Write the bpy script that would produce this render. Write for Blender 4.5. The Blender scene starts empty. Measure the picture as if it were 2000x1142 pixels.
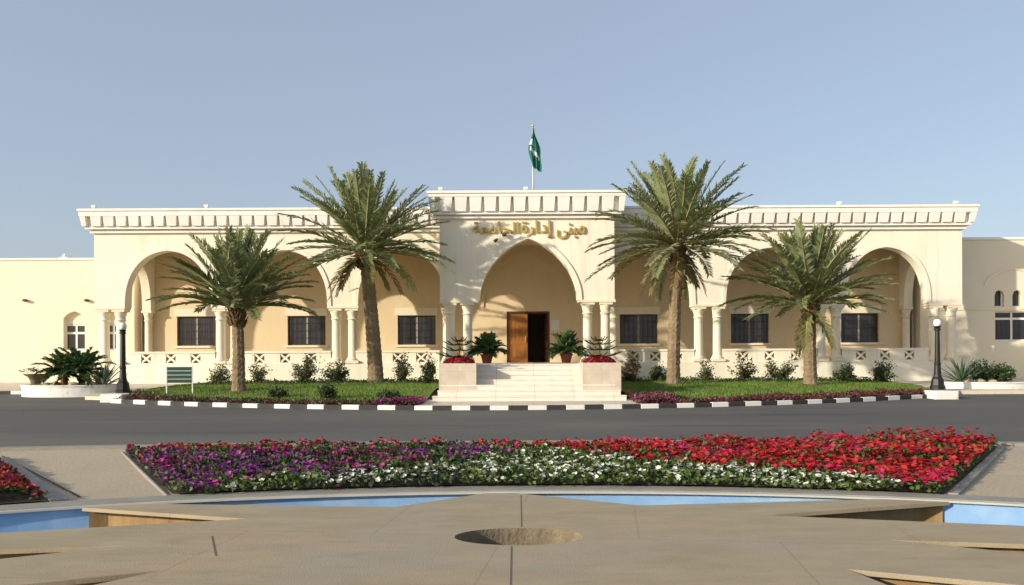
import bpy, math, random
from mathutils import Vector, Matrix
from mathutils.geometry import tessellate_polygon
random.seed(11)
S = bpy.context.scene
COL = S.collection
R = math.radians
F, H, HOR, ROLL = 1600.0, 1.72, 700.0, 0.005

# ---------------------------------------------------------------- measuring
def uy(x, y): return y + ROLL * (x - 1000)
def PX(x, D): return (x - 1000) * D / F
def PZ(y, D, x=1000): return H + (HOR - uy(x, y)) * D / F
def g(Y): return min(0.62, max(0.0, -0.30 + 0.025 * Y))
def flat(x, y, z=0.0):
    D = F * (H - z) / (uy(x, y) - HOR); return (PX(x, D), D)
def gnd(x, y):
    D = F * 2.02 / (uy(x, y) - 660)
    if D < 12: D = F * H / (uy(x, y) - HOR)
    return (PX(x, D), D)
def sm(a, b, t):
    t = max(0, min(1, (t - a) / (b - a))); return t * t * (3 - 2 * t)
def kerbY(X): return 23.1 + 0.02 * X * X
def roadY(X): return 15.9 - 0.008 * X * X

# ---------------------------------------------------------------- materials
def mat(name, col, rough=0.8, var=0.0, scale=3.0, col2=None, bump=0.0, bscale=40.0, metal=0.0, spec=0.3, stretch=(1, 1, 1), detail=6, fac=(0.3, 0.7)):
    m = bpy.data.materials.new(name); m.use_nodes = True
    nt = m.node_tree; b = nt.nodes['Principled BSDF']
    b.inputs['Roughness'].default_value = rough; b.inputs['Metallic'].default_value = metal
    b.inputs['Specular IOR Level'].default_value = spec
    b.inputs['Base Color'].default_value = (*col, 1)
    tc = nt.nodes.new('ShaderNodeTexCoord')
    mp = nt.nodes.new('ShaderNodeMapping'); mp.inputs['Scale'].default_value = stretch
    nt.links.new(tc.outputs['Object'], mp.inputs['Vector'])
    if col2 is None and var > 0: col2 = tuple(c * (1 - var) for c in col)
    if col2 is not None:
        n = nt.nodes.new('ShaderNodeTexNoise'); n.inputs['Scale'].default_value = scale
        n.inputs['Detail'].default_value = detail; n.inputs['Roughness'].default_value = 0.6
        nt.links.new(mp.outputs['Vector'], n.inputs['Vector'])
        r = nt.nodes.new('ShaderNodeValToRGB')
        r.color_ramp.elements[0].position = fac[0]; r.color_ramp.elements[1].position = fac[1]
        r.color_ramp.elements[0].color = (*col2, 1); r.color_ramp.elements[1].color = (*col, 1)
        nt.links.new(n.outputs['Fac'], r.inputs['Fac'])
        nt.links.new(r.outputs['Color'], b.inputs['Base Color'])
        m['ramp'] = r.name
    if bump > 0:
        n2 = nt.nodes.new('ShaderNodeTexNoise'); n2.inputs['Scale'].default_value = bscale; n2.inputs['Detail'].default_value = 5
        nt.links.new(tc.outputs['Object'], n2.inputs['Vector'])
        bp = nt.nodes.new('ShaderNodeBump'); bp.inputs['Strength'].default_value = bump; bp.inputs['Distance'].default_value = 0.02
        nt.links.new(n2.outputs['Fac'], bp.inputs['Height']); nt.links.new(bp.outputs['Normal'], b.inputs['Normal'])
    return m
def leafmat(name, col, col2, scale=2.0, rough=0.5, trans=0.25):
    m = mat(name, col, rough, col2=col2, scale=scale, spec=0.35, fac=(0.35, 0.65))
    nt = m.node_tree; b = nt.nodes['Principled BSDF']; out = nt.nodes['Material Output']
    t = nt.nodes.new('ShaderNodeBsdfTranslucent'); mx = nt.nodes.new('ShaderNodeMixShader'); mx.inputs[0].default_value = trans
    nt.links.new(nt.nodes[m['ramp']].outputs['Color'], t.inputs['Color'])
    nt.links.new(b.outputs[0], mx.inputs[1]); nt.links.new(t.outputs[0], mx.inputs[2]); nt.links.new(mx.outputs[0], out.inputs['Surface'])
    return m
def layer(m, scale, lo, hi, col, amount=0.5, stretch=(1, 1, 1), seed=0.0):
    """a second, larger patch of colour over the first (stains, repairs)"""
    nt = m.node_tree; b = nt.nodes['Principled BSDF']
    src = b.inputs['Base Color'].links[0].from_socket
    tc = nt.nodes.new('ShaderNodeTexCoord'); mp = nt.nodes.new('ShaderNodeMapping')
    mp.inputs['Scale'].default_value = stretch; mp.inputs['Location'].default_value = (seed, seed * .7, seed * .3)
    nt.links.new(tc.outputs['Object'], mp.inputs['Vector'])
    n = nt.nodes.new('ShaderNodeTexNoise'); n.inputs['Scale'].default_value = scale; n.inputs['Detail'].default_value = 4
    nt.links.new(mp.outputs['Vector'], n.inputs['Vector'])
    mr = nt.nodes.new('ShaderNodeMapRange'); mr.inputs['From Min'].default_value = lo; mr.inputs['From Max'].default_value = hi
    mr.inputs['To Max'].default_value = amount
    nt.links.new(n.outputs['Fac'], mr.inputs['Value'])
    mx = nt.nodes.new('ShaderNodeMix'); mx.data_type = 'RGBA'
    nt.links.new(mr.outputs[0], mx.inputs['Factor']); nt.links.new(src, mx.inputs['A']); mx.inputs['B'].default_value = (*col, 1)
    nt.links.new(mx.outputs['Result'], b.inputs['Base Color'])
    return m
def joints(m, sx, sy, width, col, rot=0.0, amount=0.7, offset=0.5, loc=(0, 0, 0), axes='xy'):
    nt = m.node_tree; b = nt.nodes['Principled BSDF']
    src = b.inputs['Base Color'].links[0].from_socket
    tc = nt.nodes.new('ShaderNodeTexCoord'); mp = nt.nodes.new('ShaderNodeMapping')
    mp.inputs['Rotation'].default_value = (R(-90) if axes == 'xz' else 0, 0, rot); mp.inputs['Location'].default_value = loc
    nt.links.new(tc.outputs['Object'], mp.inputs['Vector'])
    br = nt.nodes.new('ShaderNodeTexBrick'); br.offset = offset; br.inputs['Scale'].default_value = 1
    br.inputs['Brick Width'].default_value = sx; br.inputs['Row Height'].default_value = sy
    br.inputs['Mortar Size'].default_value = width; br.inputs['Mortar Smooth'].default_value = 0.3
    br.inputs['Color1'].default_value = (0, 0, 0, 1); br.inputs['Color2'].default_value = (0, 0, 0, 1); br.inputs['Mortar'].default_value = (amount,) * 3 + (1,)
    nt.links.new(mp.outputs['Vector'], br.inputs['Vector'])
    mx = nt.nodes.new('ShaderNodeMix'); mx.data_type = 'RGBA'
    nt.links.new(br.outputs['Color'], mx.inputs['Factor']); nt.links.new(src, mx.inputs['A']); mx.inputs['B'].default_value = (*col, 1)
    nt.links.new(mx.outputs['Result'], b.inputs['Base Color'])
    return m

M = {}
M['stucco'] = layer(mat('cream_stucco', (.86, .80, .655), .9, col2=(.82, .75, .60), scale=.6, bump=.15, bscale=60), 1.2, .52, .75, (.60, .52, .38), .35, (1, 1, .25), 3)
M['stucco'] = layer(M['stucco'], 2.2, .56, .74, (.50, .42, .30), .36, (2.2, 2.2, .12), 12)
M['porch'] = layer(mat('shade_tinted_porch_stucco', (.74, .60, .39), .9, col2=(.67, .53, .33), scale=.7, bump=.12, bscale=60), 1.5, .55, .8, (.55, .43, .26), .3, (1, 1, .4), 8)  # cream porch walls; the ochre of their shade is put into the base colour
M['annex'] = layer(mat('pale_cream_stucco', (.82, .74, .57), .9, col2=(.77, .69, .52), scale=.5, bump=.12, bscale=50), 1.0, .52, .75, (.66, .58, .44), .3, (1, 1, .3), 5)
M['trim'] = layer(mat('white_trim', (.87, .84, .78), .85, col2=(.80, .76, .68), scale=1.5, bump=.1), 2.5, .55, .8, (.60, .54, .44), .35, (1, 1, .3), 1)
M['column'] = mat('cream_column', (.82, .74, .58), .85, col2=(.76, .68, .52), scale=3, bump=.1)
M['marble'] = joints(layer(mat('white_marble', (.80, .74, .63), .45, col2=(.70, .63, .52), scale=2.5, bump=.05), 3, .5, .8, (.60, .52, .42), .4), 1.2, 50, .012, (.45, .38, .3), amount=.6, offset=0)
M['clad'] = joints(layer(mat('stone_cladding', (.62, .53, .43), .6, col2=(.52, .44, .35), scale=3, bump=.08), 2, .5, .75, (.42, .34, .26), .5), .6, .45, .012, (.45, .38, .3), amount=.5, offset=.0, axes='xz')
M['plate'] = layer(layer(mat('tan_stone_deck', (.415, .335, .215), .8, col2=(.325, .26, .165), scale=2.2, bump=.25, bscale=70, stretch=(.5, 1.2, 1)), .55, .48, .72, (.35, .305, .235), .85, (1, 1, 1), 4), 1.3, .58, .8, (.48, .32, .185), .6, (.6, 1.2, 1), 9)
M['plate'] = layer(M['plate'], 5.5, .56, .78, (.27, .215, .145), .5, (.5, 1.4, 1), 2)
M['plate'] = joints(M['plate'], 2.6, 1.9, .012, (.24, .19, .13), rot=.12, amount=.4, loc=(.7, .4, 0))
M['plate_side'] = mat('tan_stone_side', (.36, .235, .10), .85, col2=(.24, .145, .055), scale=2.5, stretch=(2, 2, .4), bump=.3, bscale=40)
M['well'] = mat('rough_stone_well', (.25, .205, .13), .95, col2=(.15, .12, .08), scale=7, bump=.8, bscale=25)
M['rim'] = layer(mat('grey_concrete_rim', (.32, .30, .25), .85, col2=(.26, .24, .20), scale=3, bump=.2), 1.2, .5, .75, (.22, .205, .17), .5)
M['lip'] = mat('pale_lip', (.50, .49, .44), .7, var=.15, scale=3)
M['pool'] = layer(mat('blue_pool_paint', (.22, .38, .62), .5, col2=(.28, .46, .68), scale=3, bump=.08), 2, .5, .75, (.50, .60, .68), .5, (1, 1, 1), 3)
M['paving'] = layer(mat('tan_pebble_paving', (.54, .45, .32), .95, col2=(.38, .31, .215), scale=22, bump=.5, bscale=60, detail=8), .8, .5, .75, (.40, .34, .25), .6)
M['road'] = layer(layer(mat('worn_asphalt', (.112, .109, .10), .85, col2=(.09, .088, .081), scale=14, bump=.35, bscale=50, detail=9), .35, .45, .7, (.155, .145, .12), .8, (.25, 1, 1), 2), 1.2, .58, .75, (.05, .048, .045), .75, (.1, 1, 1), 7)
M['sand'] = mat('sandy_ground', (.50, .42, .31), .95, col2=(.42, .35, .25), scale=.4, bump=.3)
M['pave'] = joints(mat('cream_pavement', (.68, .60, .47), .85, col2=(.60, .52, .40), scale=1.2, bump=.1), .6, .6, .012, (.42, .36, .28), amount=.5)
M['kw'] = layer(mat('white_kerb_paint', (.80, .78, .72), .7, var=.1, scale=6, bump=.1), 5, .55, .7, (.45, .42, .38), .5)
M['kb'] = layer(mat('black_kerb_paint', (.045, .042, .04), .7, var=.2, scale=6, bump=.1), 5, .55, .7, (.15, .14, .12), .5)
M['grass'] = layer(mat('lawn_green', (.16, .24, .035), .95, col2=(.065, .115, .02), scale=5, bump=.5, bscale=70, detail=8), .9, .5, .7, (.16, .17, .05), .7)
M['blade'] = leafmat('grass_blade', (.18, .27, .045), (.11, .18, .03), 1.2, .6, .3)
M['soil'] = mat('red_brown_soil', (.16, .085, .05), .95, col2=(.10, .055, .035), scale=9, bump=.6)
M['dirt'] = mat('dark_bed_soil', (.07, .055, .035), .95, col2=(.045, .035, .022), scale=9, bump=.6)
M['shade_panel'] = mat('painted_shade_panel', (.30, .22, .13), .95, var=.2)
M['joint'] = mat('joint_grout', (.17, .13, .085), .95, var=.2)
M['trunk'] = layer(mat('palm_trunk', (.27, .20, .12), .95, col2=(.15, .105, .06), scale=9, bump=.5, bscale=30, stretch=(1, 1, 1.6)), 1.5, .5, .7, (.33, .27, .18), .6)
M['boot'] = mat('palm_leaf_base', (.20, .13, .065), .95, col2=(.09, .055, .03), scale=7, bump=.4)
M['f1'] = leafmat('palm_leaf_green', (.24, .285, .115), (.16, .205, .072), .8)
M['f2'] = leafmat('palm_leaf_greyish', (.33, .35, .20), (.23, .255, .125), .8)
M['f3'] = leafmat('palm_leaf_olive', (.24, .215, .085), (.16, .15, .055), .8)
M['f4'] = leafmat('palm_leaf_dry', (.26, .17, .075), (.17, .10, .04), .8)
M['rachis'] = mat('palm_rachis', (.34, .30, .13), .6, col2=(.24, .22, .08), scale=3)
M['shr'] = leafmat('shrub_leaf', (.085, .115, .042), (.045, .07, .025), 4)
M['shr2'] = leafmat('shrub_leaf_light', (.17, .19, .075), (.10, .12, .045), 4)
M['shr3'] = leafmat('shrub_leaf_reddish', (.19, .09, .06), (.10, .07, .03), 4)
M['twig'] = mat('twig', (.20, .14, .08), .9, var=.3, scale=8)
M['dark'] = leafmat('dark_fern_leaf', (.07, .135, .04), (.035, .08, .022), 4)
M['agave'] = leafmat('agave_leaf', (.20, .25, .17), (.12, .17, .11), 3, .5, .05)
M['agv2'] = leafmat('agave_leaf_green', (.09, .14, .075), (.05, .09, .045), 3, .5, .05)
M['conif'] = leafmat('conifer_needle', (.05, .105, .04), (.03, .065, .025), 4)
M['leafbed'] = leafmat('petunia_leaf', (.12, .18, .04), (.06, .10, .022), 3)
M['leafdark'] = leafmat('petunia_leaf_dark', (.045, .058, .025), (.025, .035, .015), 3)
M['red'] = leafmat('red_petal', (.50, .018, .03), (.33, .01, .02), 1.6, .55, .25)
M['scar'] = leafmat('scarlet_petal', (.56, .05, .035), (.40, .025, .03), 1.6, .55, .25)
M['pink'] = leafmat('crimson_pink_petal', (.55, .03, .11), (.42, .02, .08), 1.6, .55, .25)
M['purp'] = leafmat('purple_petal', (.36, .04, .32), (.21, .025, .20), 1.6, .55, .25)
M['mag'] = leafmat('magenta_petal', (.42, .03, .20), (.27, .02, .13), 1.6, .55, .25)
M['white'] = leafmat('white_petal', (.80, .80, .70), (.70, .72, .58), 1.6, .55, .25)
M['maroon'] = leafmat('maroon_leaf', (.20, .03, .06), (.10, .018, .03), 3)
M['glass'] = mat('dark_glass', (.018, .018, .024), .08, col2=(.05, .045, .05), scale=7, spec=.6, stretch=(3, 1, .15))
M['alu'] = mat('window_aluminium', (.42, .40, .36), .5, var=.1, scale=5, metal=.2)
M['alud'] = mat('window_dark_frame', (.10, .085, .07), .5, var=.2, scale=5)
M['wood'] = mat('varnished_wood', (.40, .17, .035), .4, col2=(.24, .085, .018), scale=3, stretch=(9, 9, .7))
M['wood2'] = mat('dark_wood', (.13, .05, .018), .5, col2=(.08, .03, .012), scale=3, stretch=(9, 9, .7))
M['gold'] = mat('brass_letter', (.60, .43, .11), .5, col2=(.48, .34, .085), scale=3, metal=.35, spec=.5)
M['black'] = mat('black_iron', (.02, .02, .02), .45, var=.3, scale=8)
M['globe'] = mat('white_lamp_globe', (.86, .86, .84), .3, var=.03)
M['green'] = mat('green_sign_board', (.015, .06, .042), .5, var=.2, scale=4)
M['signw'] = mat('sign_white_edge', (.72, .74, .70), .5, var=.1, scale=4)
M['flagg'] = leafmat('flag_green', (.025, .18, .125), (.015, .12, .085), 3, .8, .3)
M['flagw'] = leafmat('flag_white', (.72, .78, .76), (.6, .68, .66), 3, .8, .3)
M['steel'] = mat('pole_steel', (.42, .46, .44), .4, var=.1, metal=.3)
M['terra'] = mat('terracotta', (.20, .055, .035), .7, col2=(.22, .06, .03), scale=5)
M['urn'] = mat('weathered_urn', (.17, .13, .085), .9, col2=(.10, .08, .05), scale=6, bump=.4)
M['rock'] = mat('rock', (.45, .37, .27), .95, col2=(.28, .22, .15), scale=5, bump=.6)
M['int'] = mat('dim_interior', (.10, .075, .05), .9, var=.2)

# ---------------------------------------------------------------- mesh builder
class MB:
    def __init__(s): s.v = []; s.f = []; s.m = []
    def add(s, vs, fs, mi=0):
        o = len(s.v); s.v += [tuple(p) for p in vs]
        for f in fs: s.f.append(tuple(i + o for i in f)); s.m.append(mi)
    def box(s, x0, x1, y0, y1, z0, z1, mi=0, mtx=None):
        vs = [(x0, y0, z0), (x1, y0, z0), (x1, y1, z0), (x0, y1, z0), (x0, y0, z1), (x1, y0, z1), (x1, y1, z1), (x0, y1, z1)]
        if mtx: vs = [mtx @ Vector(p) for p in vs]
        s.add(vs, [(0, 3, 2, 1), (4, 5, 6, 7), (0, 1, 5, 4), (1, 2, 6, 5), (2, 3, 7, 6), (3, 0, 4, 7)], mi)
    def hexa(s, b, t, mi=0):
        s.add(list(b) + list(t), [(0, 3, 2, 1), (4, 5, 6, 7), (0, 1, 5, 4), (1, 2, 6, 5), (2, 3, 7, 6), (3, 0, 4, 7)], mi)
    def lathe(s, cx, cy, prof, n=16, mi=0, sx=1, sy=1, a0=0):
        vs = []; fs = []
        for r, z in prof:
            for k in range(n):
                a = a0 + 2 * math.pi * k / n; vs.append((cx + r * sx * math.cos(a), cy + r * sy * math.sin(a), z))
        for i in range(len(prof) - 1):
            for k in range(n):
                k2 = (k + 1) % n; fs.append((i * n + k, i * n + k2, (i + 1) * n + k2, (i + 1) * n + k))
        fs.append(tuple(range(n - 1, -1, -1))); fs.append(tuple((len(prof) - 1) * n + k for k in range(n)))
        s.add(vs, fs, mi)
    def tube(s, pts, rad, n=6, mi=0):
        vs = []; fs = []; P = [Vector(p) for p in pts]
        for i, p in enumerate(P):
            d = (P[min(i + 1, len(P) - 1)] - P[max(i - 1, 0)]).normalized()
            u = d.cross(Vector((0.31, 0.2, 1)) if abs(d.z) < .95 else Vector((1, 0, 0))).normalized(); w = d.cross(u)
            r = rad[i] if isinstance(rad, (list, tuple)) else rad
            for k in range(n):
                a = 2 * math.pi * k / n; vs.append(p + u * (r * math.cos(a)) + w * (r * math.sin(a)))
        for i in range(len(P) - 1):
            for k in range(n):
                k2 = (k + 1) % n; fs.append((i * n + k, i * n + k2, (i + 1) * n + k2, (i + 1) * n + k))
        fs.append(tuple(range(n - 1, -1, -1))); fs.append(tuple((len(P) - 1) * n + k for k in range(n)))
        s.add(vs, fs, mi)
    def prism(s, poly, y0, y1, mi=0, axis='y'):
        """poly in (x,z) extruded along y; axis 'x': poly in (y,z) along x; axis 'z': poly in (x,y) along z"""
        n = len(poly)
        def P(a, b, t): return (a, t, b) if axis == 'y' else ((t, a, b) if axis == 'x' else (a, b, t))
        tri = tessellate_polygon([[Vector((a, b, 0)) for a, b in poly]])
        vs = [P(a, b, y0) for a, b in poly] + [P(a, b, y1) for a, b in poly]
        fs = [tuple(t) for t in tri] + [tuple(i + n for i in reversed(t)) for t in tri]
        fs += [(i, (i + 1) % n, (i + 1) % n + n, i + n) for i in range(n)]
        s.add(vs, fs, mi)
    def wallgrid(s, X0, X1, Z0, Z1, holes, y0, y1, mi=0):
        xs = sorted({X0, X1} | {h[0] for h in holes} | {h[1] for h in holes}); zs = sorted({Z0, Z1} | {h[2] for h in holes} | {h[3] for h in holes})
        nx, nz = len(xs) - 1, len(zs) - 1
        def solid(i, j):
            if i < 0 or j < 0 or i >= nx or j >= nz: return False
            cx, cz = (xs[i] + xs[i + 1]) / 2, (zs[j] + zs[j + 1]) / 2
            return not any(h[0] < cx < h[1] and h[2] < cz < h[3] for h in holes)
        for i in range(nx):
            for j in range(nz):
                if not solid(i, j): continue
                a, b, c, d = xs[i], xs[i + 1], zs[j], zs[j + 1]
                s.add([(a, y0, c), (b, y0, c), (b, y0, d), (a, y0, d)], [(0, 1, 2, 3)], mi)
                s.add([(a, y1, c), (b, y1, c), (b, y1, d), (a, y1, d)], [(3, 2, 1, 0)], mi)
                if not solid(i - 1, j): s.add([(a, y0, c), (a, y1, c), (a, y1, d), (a, y0, d)], [(3, 2, 1, 0)], mi)
                if not solid(i + 1, j): s.add([(b, y0, c), (b, y1, c), (b, y1, d), (b, y0, d)], [(0, 1, 2, 3)], mi)
                if not solid(i, j - 1): s.add([(a, y0, c), (b, y0, c), (b, y1, c), (a, y1, c)], [(3, 2, 1, 0)], mi)
                if not solid(i, j + 1): s.add([(a, y0, d), (b, y0, d), (b, y1, d), (a, y1, d)], [(0, 1, 2, 3)], mi)
    def build(s, name, mats, parent=None, smooth=False, loc=None, fix=False, bevel=0):
        """vertices are in world space; a child's mesh is stored relative to its root"""
        o0 = Vector(loc) if loc is not None else (Vector(ORG[parent.name]) if parent else Vector((0, 0, 0)))
        me = bpy.data.meshes.new(name)
        me.from_pydata([tuple(Vector(p) - o0) for p in s.v], [], s.f)
        if not isinstance(mats, (list, tuple)): mats = [mats]
        for m in mats: me.materials.append(m)
        if len(mats) > 1: me.polygons.foreach_set('material_index', s.m)
        if smooth: me.polygons.foreach_set('use_smooth', [True] * len(me.polygons))
        if fix:
            import bmesh
            bm = bmesh.new(); bm.from_mesh(me); bmesh.ops.remove_doubles(bm, verts=bm.verts, dist=1e-5)
            bmesh.ops.recalc_face_normals(bm, faces=bm.faces); bm.to_mesh(me); bm.free()
        o = bpy.data.objects.new(name, me); COL.objects.link(o)
        if parent: o.parent = parent
        else: o.location = o0
        ORG[o.name] = tuple(o0)
        if bevel:
            bv = o.modifiers.new('bevel', 'BEVEL'); bv.width = bevel; bv.segments = 2; bv.limit_method = 'ANGLE'; bv.angle_limit = R(40)
        return o
ORG = {}
def tag(o, label=None, cat=None, group=None, kind=None):
    if label: o['label'] = label
    if cat: o['category'] = cat
    if group: o['group'] = group
    if kind: o['kind'] = kind
    return o
def thing(name, label, cat, loc, group=None):
    o = bpy.data.objects.new(name, None); COL.objects.link(o); o.location = loc; o.empty_display_size = .2
    ORG[o.name] = tuple(loc); return tag(o, label, cat, group)
def copy_thing(root, loc, label, rotz=0):
    def rec(o, p):
        c = o.copy(); COL.objects.link(c)
        if p: c.parent = p
        for ch in list(o.children): rec(ch, c)
        return c
    r = rec(root, None); r.location = loc; r.rotation_euler = (0, 0, rotz); r['label'] = label; ORG[r.name] = tuple(loc); return r
U = random.uniform

# ================================================================ SETTING
# base ground sheet, following the gentle rise towards the building
def sheet(name, m, xs, rows, z, kind='structure'):
    """rows(X) -> list of Y ; z(X,Y)"""
    b = MB(); k = None
    for X in xs:
        ys = rows(X); k = len(ys); b.v += [(X, Y, z(X, Y)) for Y in ys]
    for i in range(len(xs) - 1):
        for j in range(k - 1):
            b.f.append((i * k + j, (i + 1) * k + j, (i + 1) * k + j + 1, i * k + j + 1)); b.m.append(0)
    o = b.build(name, m, smooth=True); tag(o, kind=kind); return o
lin = lambda a, b, n: [a + (b - a) * i / (n - 1) for i in range(n)]
ell_a, ell_b, ECX, ECY = 10.0, 6.05, 0.2, 4.5
def ell(k, a): return (ECX + (ell_a + k) * math.cos(a), ECY + (ell_b + k) * math.sin(a))
def ellY(X, k=0):
    t = 1 - ((X - ECX) / (ell_a + k)) ** 2
    return ECY + (ell_b + k) * math.sqrt(t) if t > 0 else ECY
# ground around the pool: ring from the rim outwards, so that nothing lies under the pool
b = MB(); n = 128; ks = [.44, 2, 5, 9, 16, 26, 30, 36, 60, 150, 500]
for k in ks:
    for i in range(n):
        X, Y = ell(k, 2 * math.pi * i / n); b.v.append((X, Y, g(Y) - .012 if k > .5 else g(Y) - .006))
for j in range(len(ks) - 1):
    for i in range(n):
        i2 = (i + 1) % n; b.f.append((j * n + i, j * n + i2, (j + 1) * n + i2, (j + 1) * n + i)); b.m.append(0)
tag(b.build('ground', M['sand'], smooth=True), kind='structure')
xs = lin(-9.9, 10.1, 81)
sheet('plaza_paving', M['paving'], xs, lambda X: lin(max(ellY(X, .45), 4.6), roadY(X) - .18, 14), lambda X, Y: g(Y))
sheet('road', M['road'], lin(-60, 60, 121), lambda X: lin(max(roadY(X) if abs(X) < 22 else 12, 6), 33.0, 20), lambda X, Y: g(Y) + .004)
b = MB()
for X in lin(-21.5, 21.5, 87)[:-1]:
    X2 = X + .5
    b.hexa([(X, roadY(X) - .2, g(15) - .03), (X2, roadY(X2) - .2, g(15) - .03), (X2, roadY(X2) + .06, g(15) - .03), (X, roadY(X) + .06, g(15) - .03)],
           [(X, roadY(X) - .2, g(15) + .06), (X2, roadY(X2) - .2, g(15) + .06), (X2, roadY(X2) + .06, g(15) + .06), (X, roadY(X) + .06, g(15) + .06)])
tag(b.build('road_edge_kerb', M['rim'], fix=True), kind='structure')

# raised lawn and pavements beyond the road
def lawnz(X, Y):
    t = Y - kerbY(X)
    return g(Y) + .11 + .19 * sm(.2, 5, t) * (1 - .45 * min(1, (abs(X) / 14) ** 2)) * (1 - .6 * sm(31.5, 35.5, Y))
TX0, TX1 = -3.0, 4.4            # terrace sides
STX0, STX1 = PX(852, 24.9), PX(1218, 24.9)
sheet('lawn', M['grass'], lin(-13.6, -2.62, 60), lambda X: lin(kerbY(X) + .16, 36.05, 24), lawnz)
sheet('lawn', M['grass'], lin(3.66, 15.4, 60), lambda X: lin(kerbY(max(X, 0)) + .16 if X < 14.1 else 27.4 + (X - 14.1) * 2.6, 36.05, 24), lawnz)
# landing in front of the stairs
sheet('stair_landing', M['pave'], lin(-2.75, 3.8, 30), lambda X: lin(kerbY(X) + .155, 25.6, 5), lambda X, Y: g(Y) + .122)
# pavements left and right (a slab with a real edge)
def slab(name, poly, m, top=.125):
    b = MB(); n = len(poly)
    tri = tessellate_polygon([[Vector((x, y, 0)) for x, y in poly]])
    b.add([(x, y, g(y) + top) for x, y in poly] + [(x, y, g(y) - .1) for x, y in poly], [tuple(t) for t in tri] + [(i, (i + 1) % n, (i + 1) % n + n, i + n) for i in range(n)])
    return tag(b.build(name, m, fix=True), kind='structure')
slab('pavement', [(-13.55, 27.6), (-13.55, 36.1), (-13.55, 41), (-40, 41), (-40, 31.15), (-17.3, 31.15), (-15.5, 30.4), (-14.6, 28.0)], M['pave'])
slab('pavement', [(14.35, 27.45), (15.6, 28.5), (45, 28.5), (45, 41), (15.3, 41), (15.3, 32), (15.35, 30.6)], M['pave'])

# ---------------------------------------------------------------- kerb blocks
def kerb(name_mat, pts):
    b = MB(); (x0, y0), (x1, y1) = pts
    d = Vector((x1 - x0, y1 - y0)).normalized() * .006; nrm = Vector((-d.y, d.x)).normalized() * .15
    p = [(x0 + d.x, y0 + d.y), (x1 - d.x, y1 - d.y), (x1 - d.x + nrm.x, y1 - d.y + nrm.y), (x0 + d.x + nrm.x, y0 + d.y + nrm.y)]
    c = ((x0 + x1) / 2, (y0 + y1) / 2, g((y0 + y1) / 2))
    zt = lambda q: g(q[1]) + .13 + JIT
    JIT = U(-.006, .006)
    b.hexa([(q[0], q[1], g(q[1]) - .08) for q in p], [(q[0], q[1], zt(q)) for q in p])
    return b.build('kerb_block', M[name_mat], loc=c, bevel=.014)
X = -13.0; k = 0
while X < 14.2:
    L = .54 / math.sqrt(1 + (.04 * X) ** 2); X2 = X + L
    o = kerb('kw' if k % 2 == 0 else 'kb', ((X, kerbY(X)), (X2, kerbY(X2))))
    if k % 2 == 0: tag(o, 'white painted kerb stone in the curved striped kerb of the lawns', 'kerb stone', 'white kerb stones along the road')
    else: tag(o, 'black painted kerb stone in the curved striped kerb of the lawns', 'kerb stone', 'black kerb stones along the road')
    X = X2; k += 1
for i in range(6):
    x1 = -17.75 - i * .62; o = kerb('kw' if i % 2 else 'kb', ((x1 - .62, 31.0), (x1, 31.0)))
    tag(o, ('white' if i % 2 else 'black') + ' kerb stone left of the round white planter', 'kerb stone', ('white' if i % 2 else 'black') + ' kerb stones left of the planter')
# white end blocks of the kerb
for (px, py, w, lab) in ((216, 785, .72, 'low white block at the left end of the striped kerb beside the lamp post'), (1850, 779, .75, 'low white block at the right end of the striped kerb beside the lamp post')):
    X, Y = gnd(px, py); b = MB(); b.box(X - w / 2, X + w / 2, Y, Y + .9, g(Y) - .1, g(Y) + .27)
    tag(b.build('kerb_end_block', M['kw'], loc=(X, Y, g(Y)), bevel=.03), lab, 'kerb block')

# ================================================================ MAIN BUILDING
YW, YC, YB = 36.0, 34.4, 39.0
FL = 1.55                                                      # porch floor
zs, za, zt = PZ(595, YW), PZ(487, YW), PZ(453, YW)              # springing, apex, wall top of wings
czs, cza, czt = PZ(585, YC), PZ(467, YC), PZ(428, YC)
bld = thing('administration_building', 'cream single storey public building with pointed arcades, white cornice and central entrance', 'building', (0.7, 36.5, .55))
XL, XR = PX(185, YW), PX(1880, YW)
CL, CR = PX(860, YC), PX(1201, YC)
def arc_wing(u): u = abs(u); return .93 * max(0, 1 - u ** 2.3) ** (1 / 2.3) + .07 * (1 - u)
def arc_mid(u): u = abs(u); return .76 * math.sqrt(max(0, 1 - u * u)) + .24 * (1 - u)
def arch_pts(a, b, z0, z1, fn, n=36):
    c, hw = (a + b) / 2, (b - a) / 2; out = []
    for i in range(n + 1):
        t = math.pi * (1 - i / n); u = math.cos(t); out.append((c + hw * u, z0 + (z1 - z0) * fn(u)))
    return out
def arcade(X0, X1, z0, z1, arches, fn, za_):
    poly = [(X0, z1), (X0, z0)]
    for a, b_ in arches:
        pts = arch_pts(a, b_, z0, za_, fn)
        if a <= X0 + .01: poly.pop()
        poly += pts
    if arches[-1][1] < X1 - .01: poly.append((X1, z0))
    poly.append((X1, z1)); return poly
AL = [(PX(245, YW), PX(413, YW)), (PX(471, YW), PX(640, YW)), (PX(700, YW), PX(870, YW))]
AR = [(PX(1186, YW), PX(1352, YW)), (PX(1418, YW), PX(1592, YW)), (PX(1652, YW), PX(1811, YW))]
SL, SR = CL + .35, CR - .35                                   # where wings run in behind the centre
b = MB(); b.prism(arcade(XL, SL, zs, zt, AL, arc_wing, za), YW, YW + .5); b.build('facade_wall', M['stucco'], bld, fix=True)
b = MB(); b.prism(arcade(SR, XR, zs, zt, AR, arc_wing, za), YW, YW + .5); b.build('facade_wall', M['stucco'], bld, fix=True)
CA = (PX(938, YC), PX(1128, YC))
b = MB(); b.prism(arcade(CL, CR, czs, czt, [CA], arc_mid, cza), YC, YC + .5)
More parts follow.
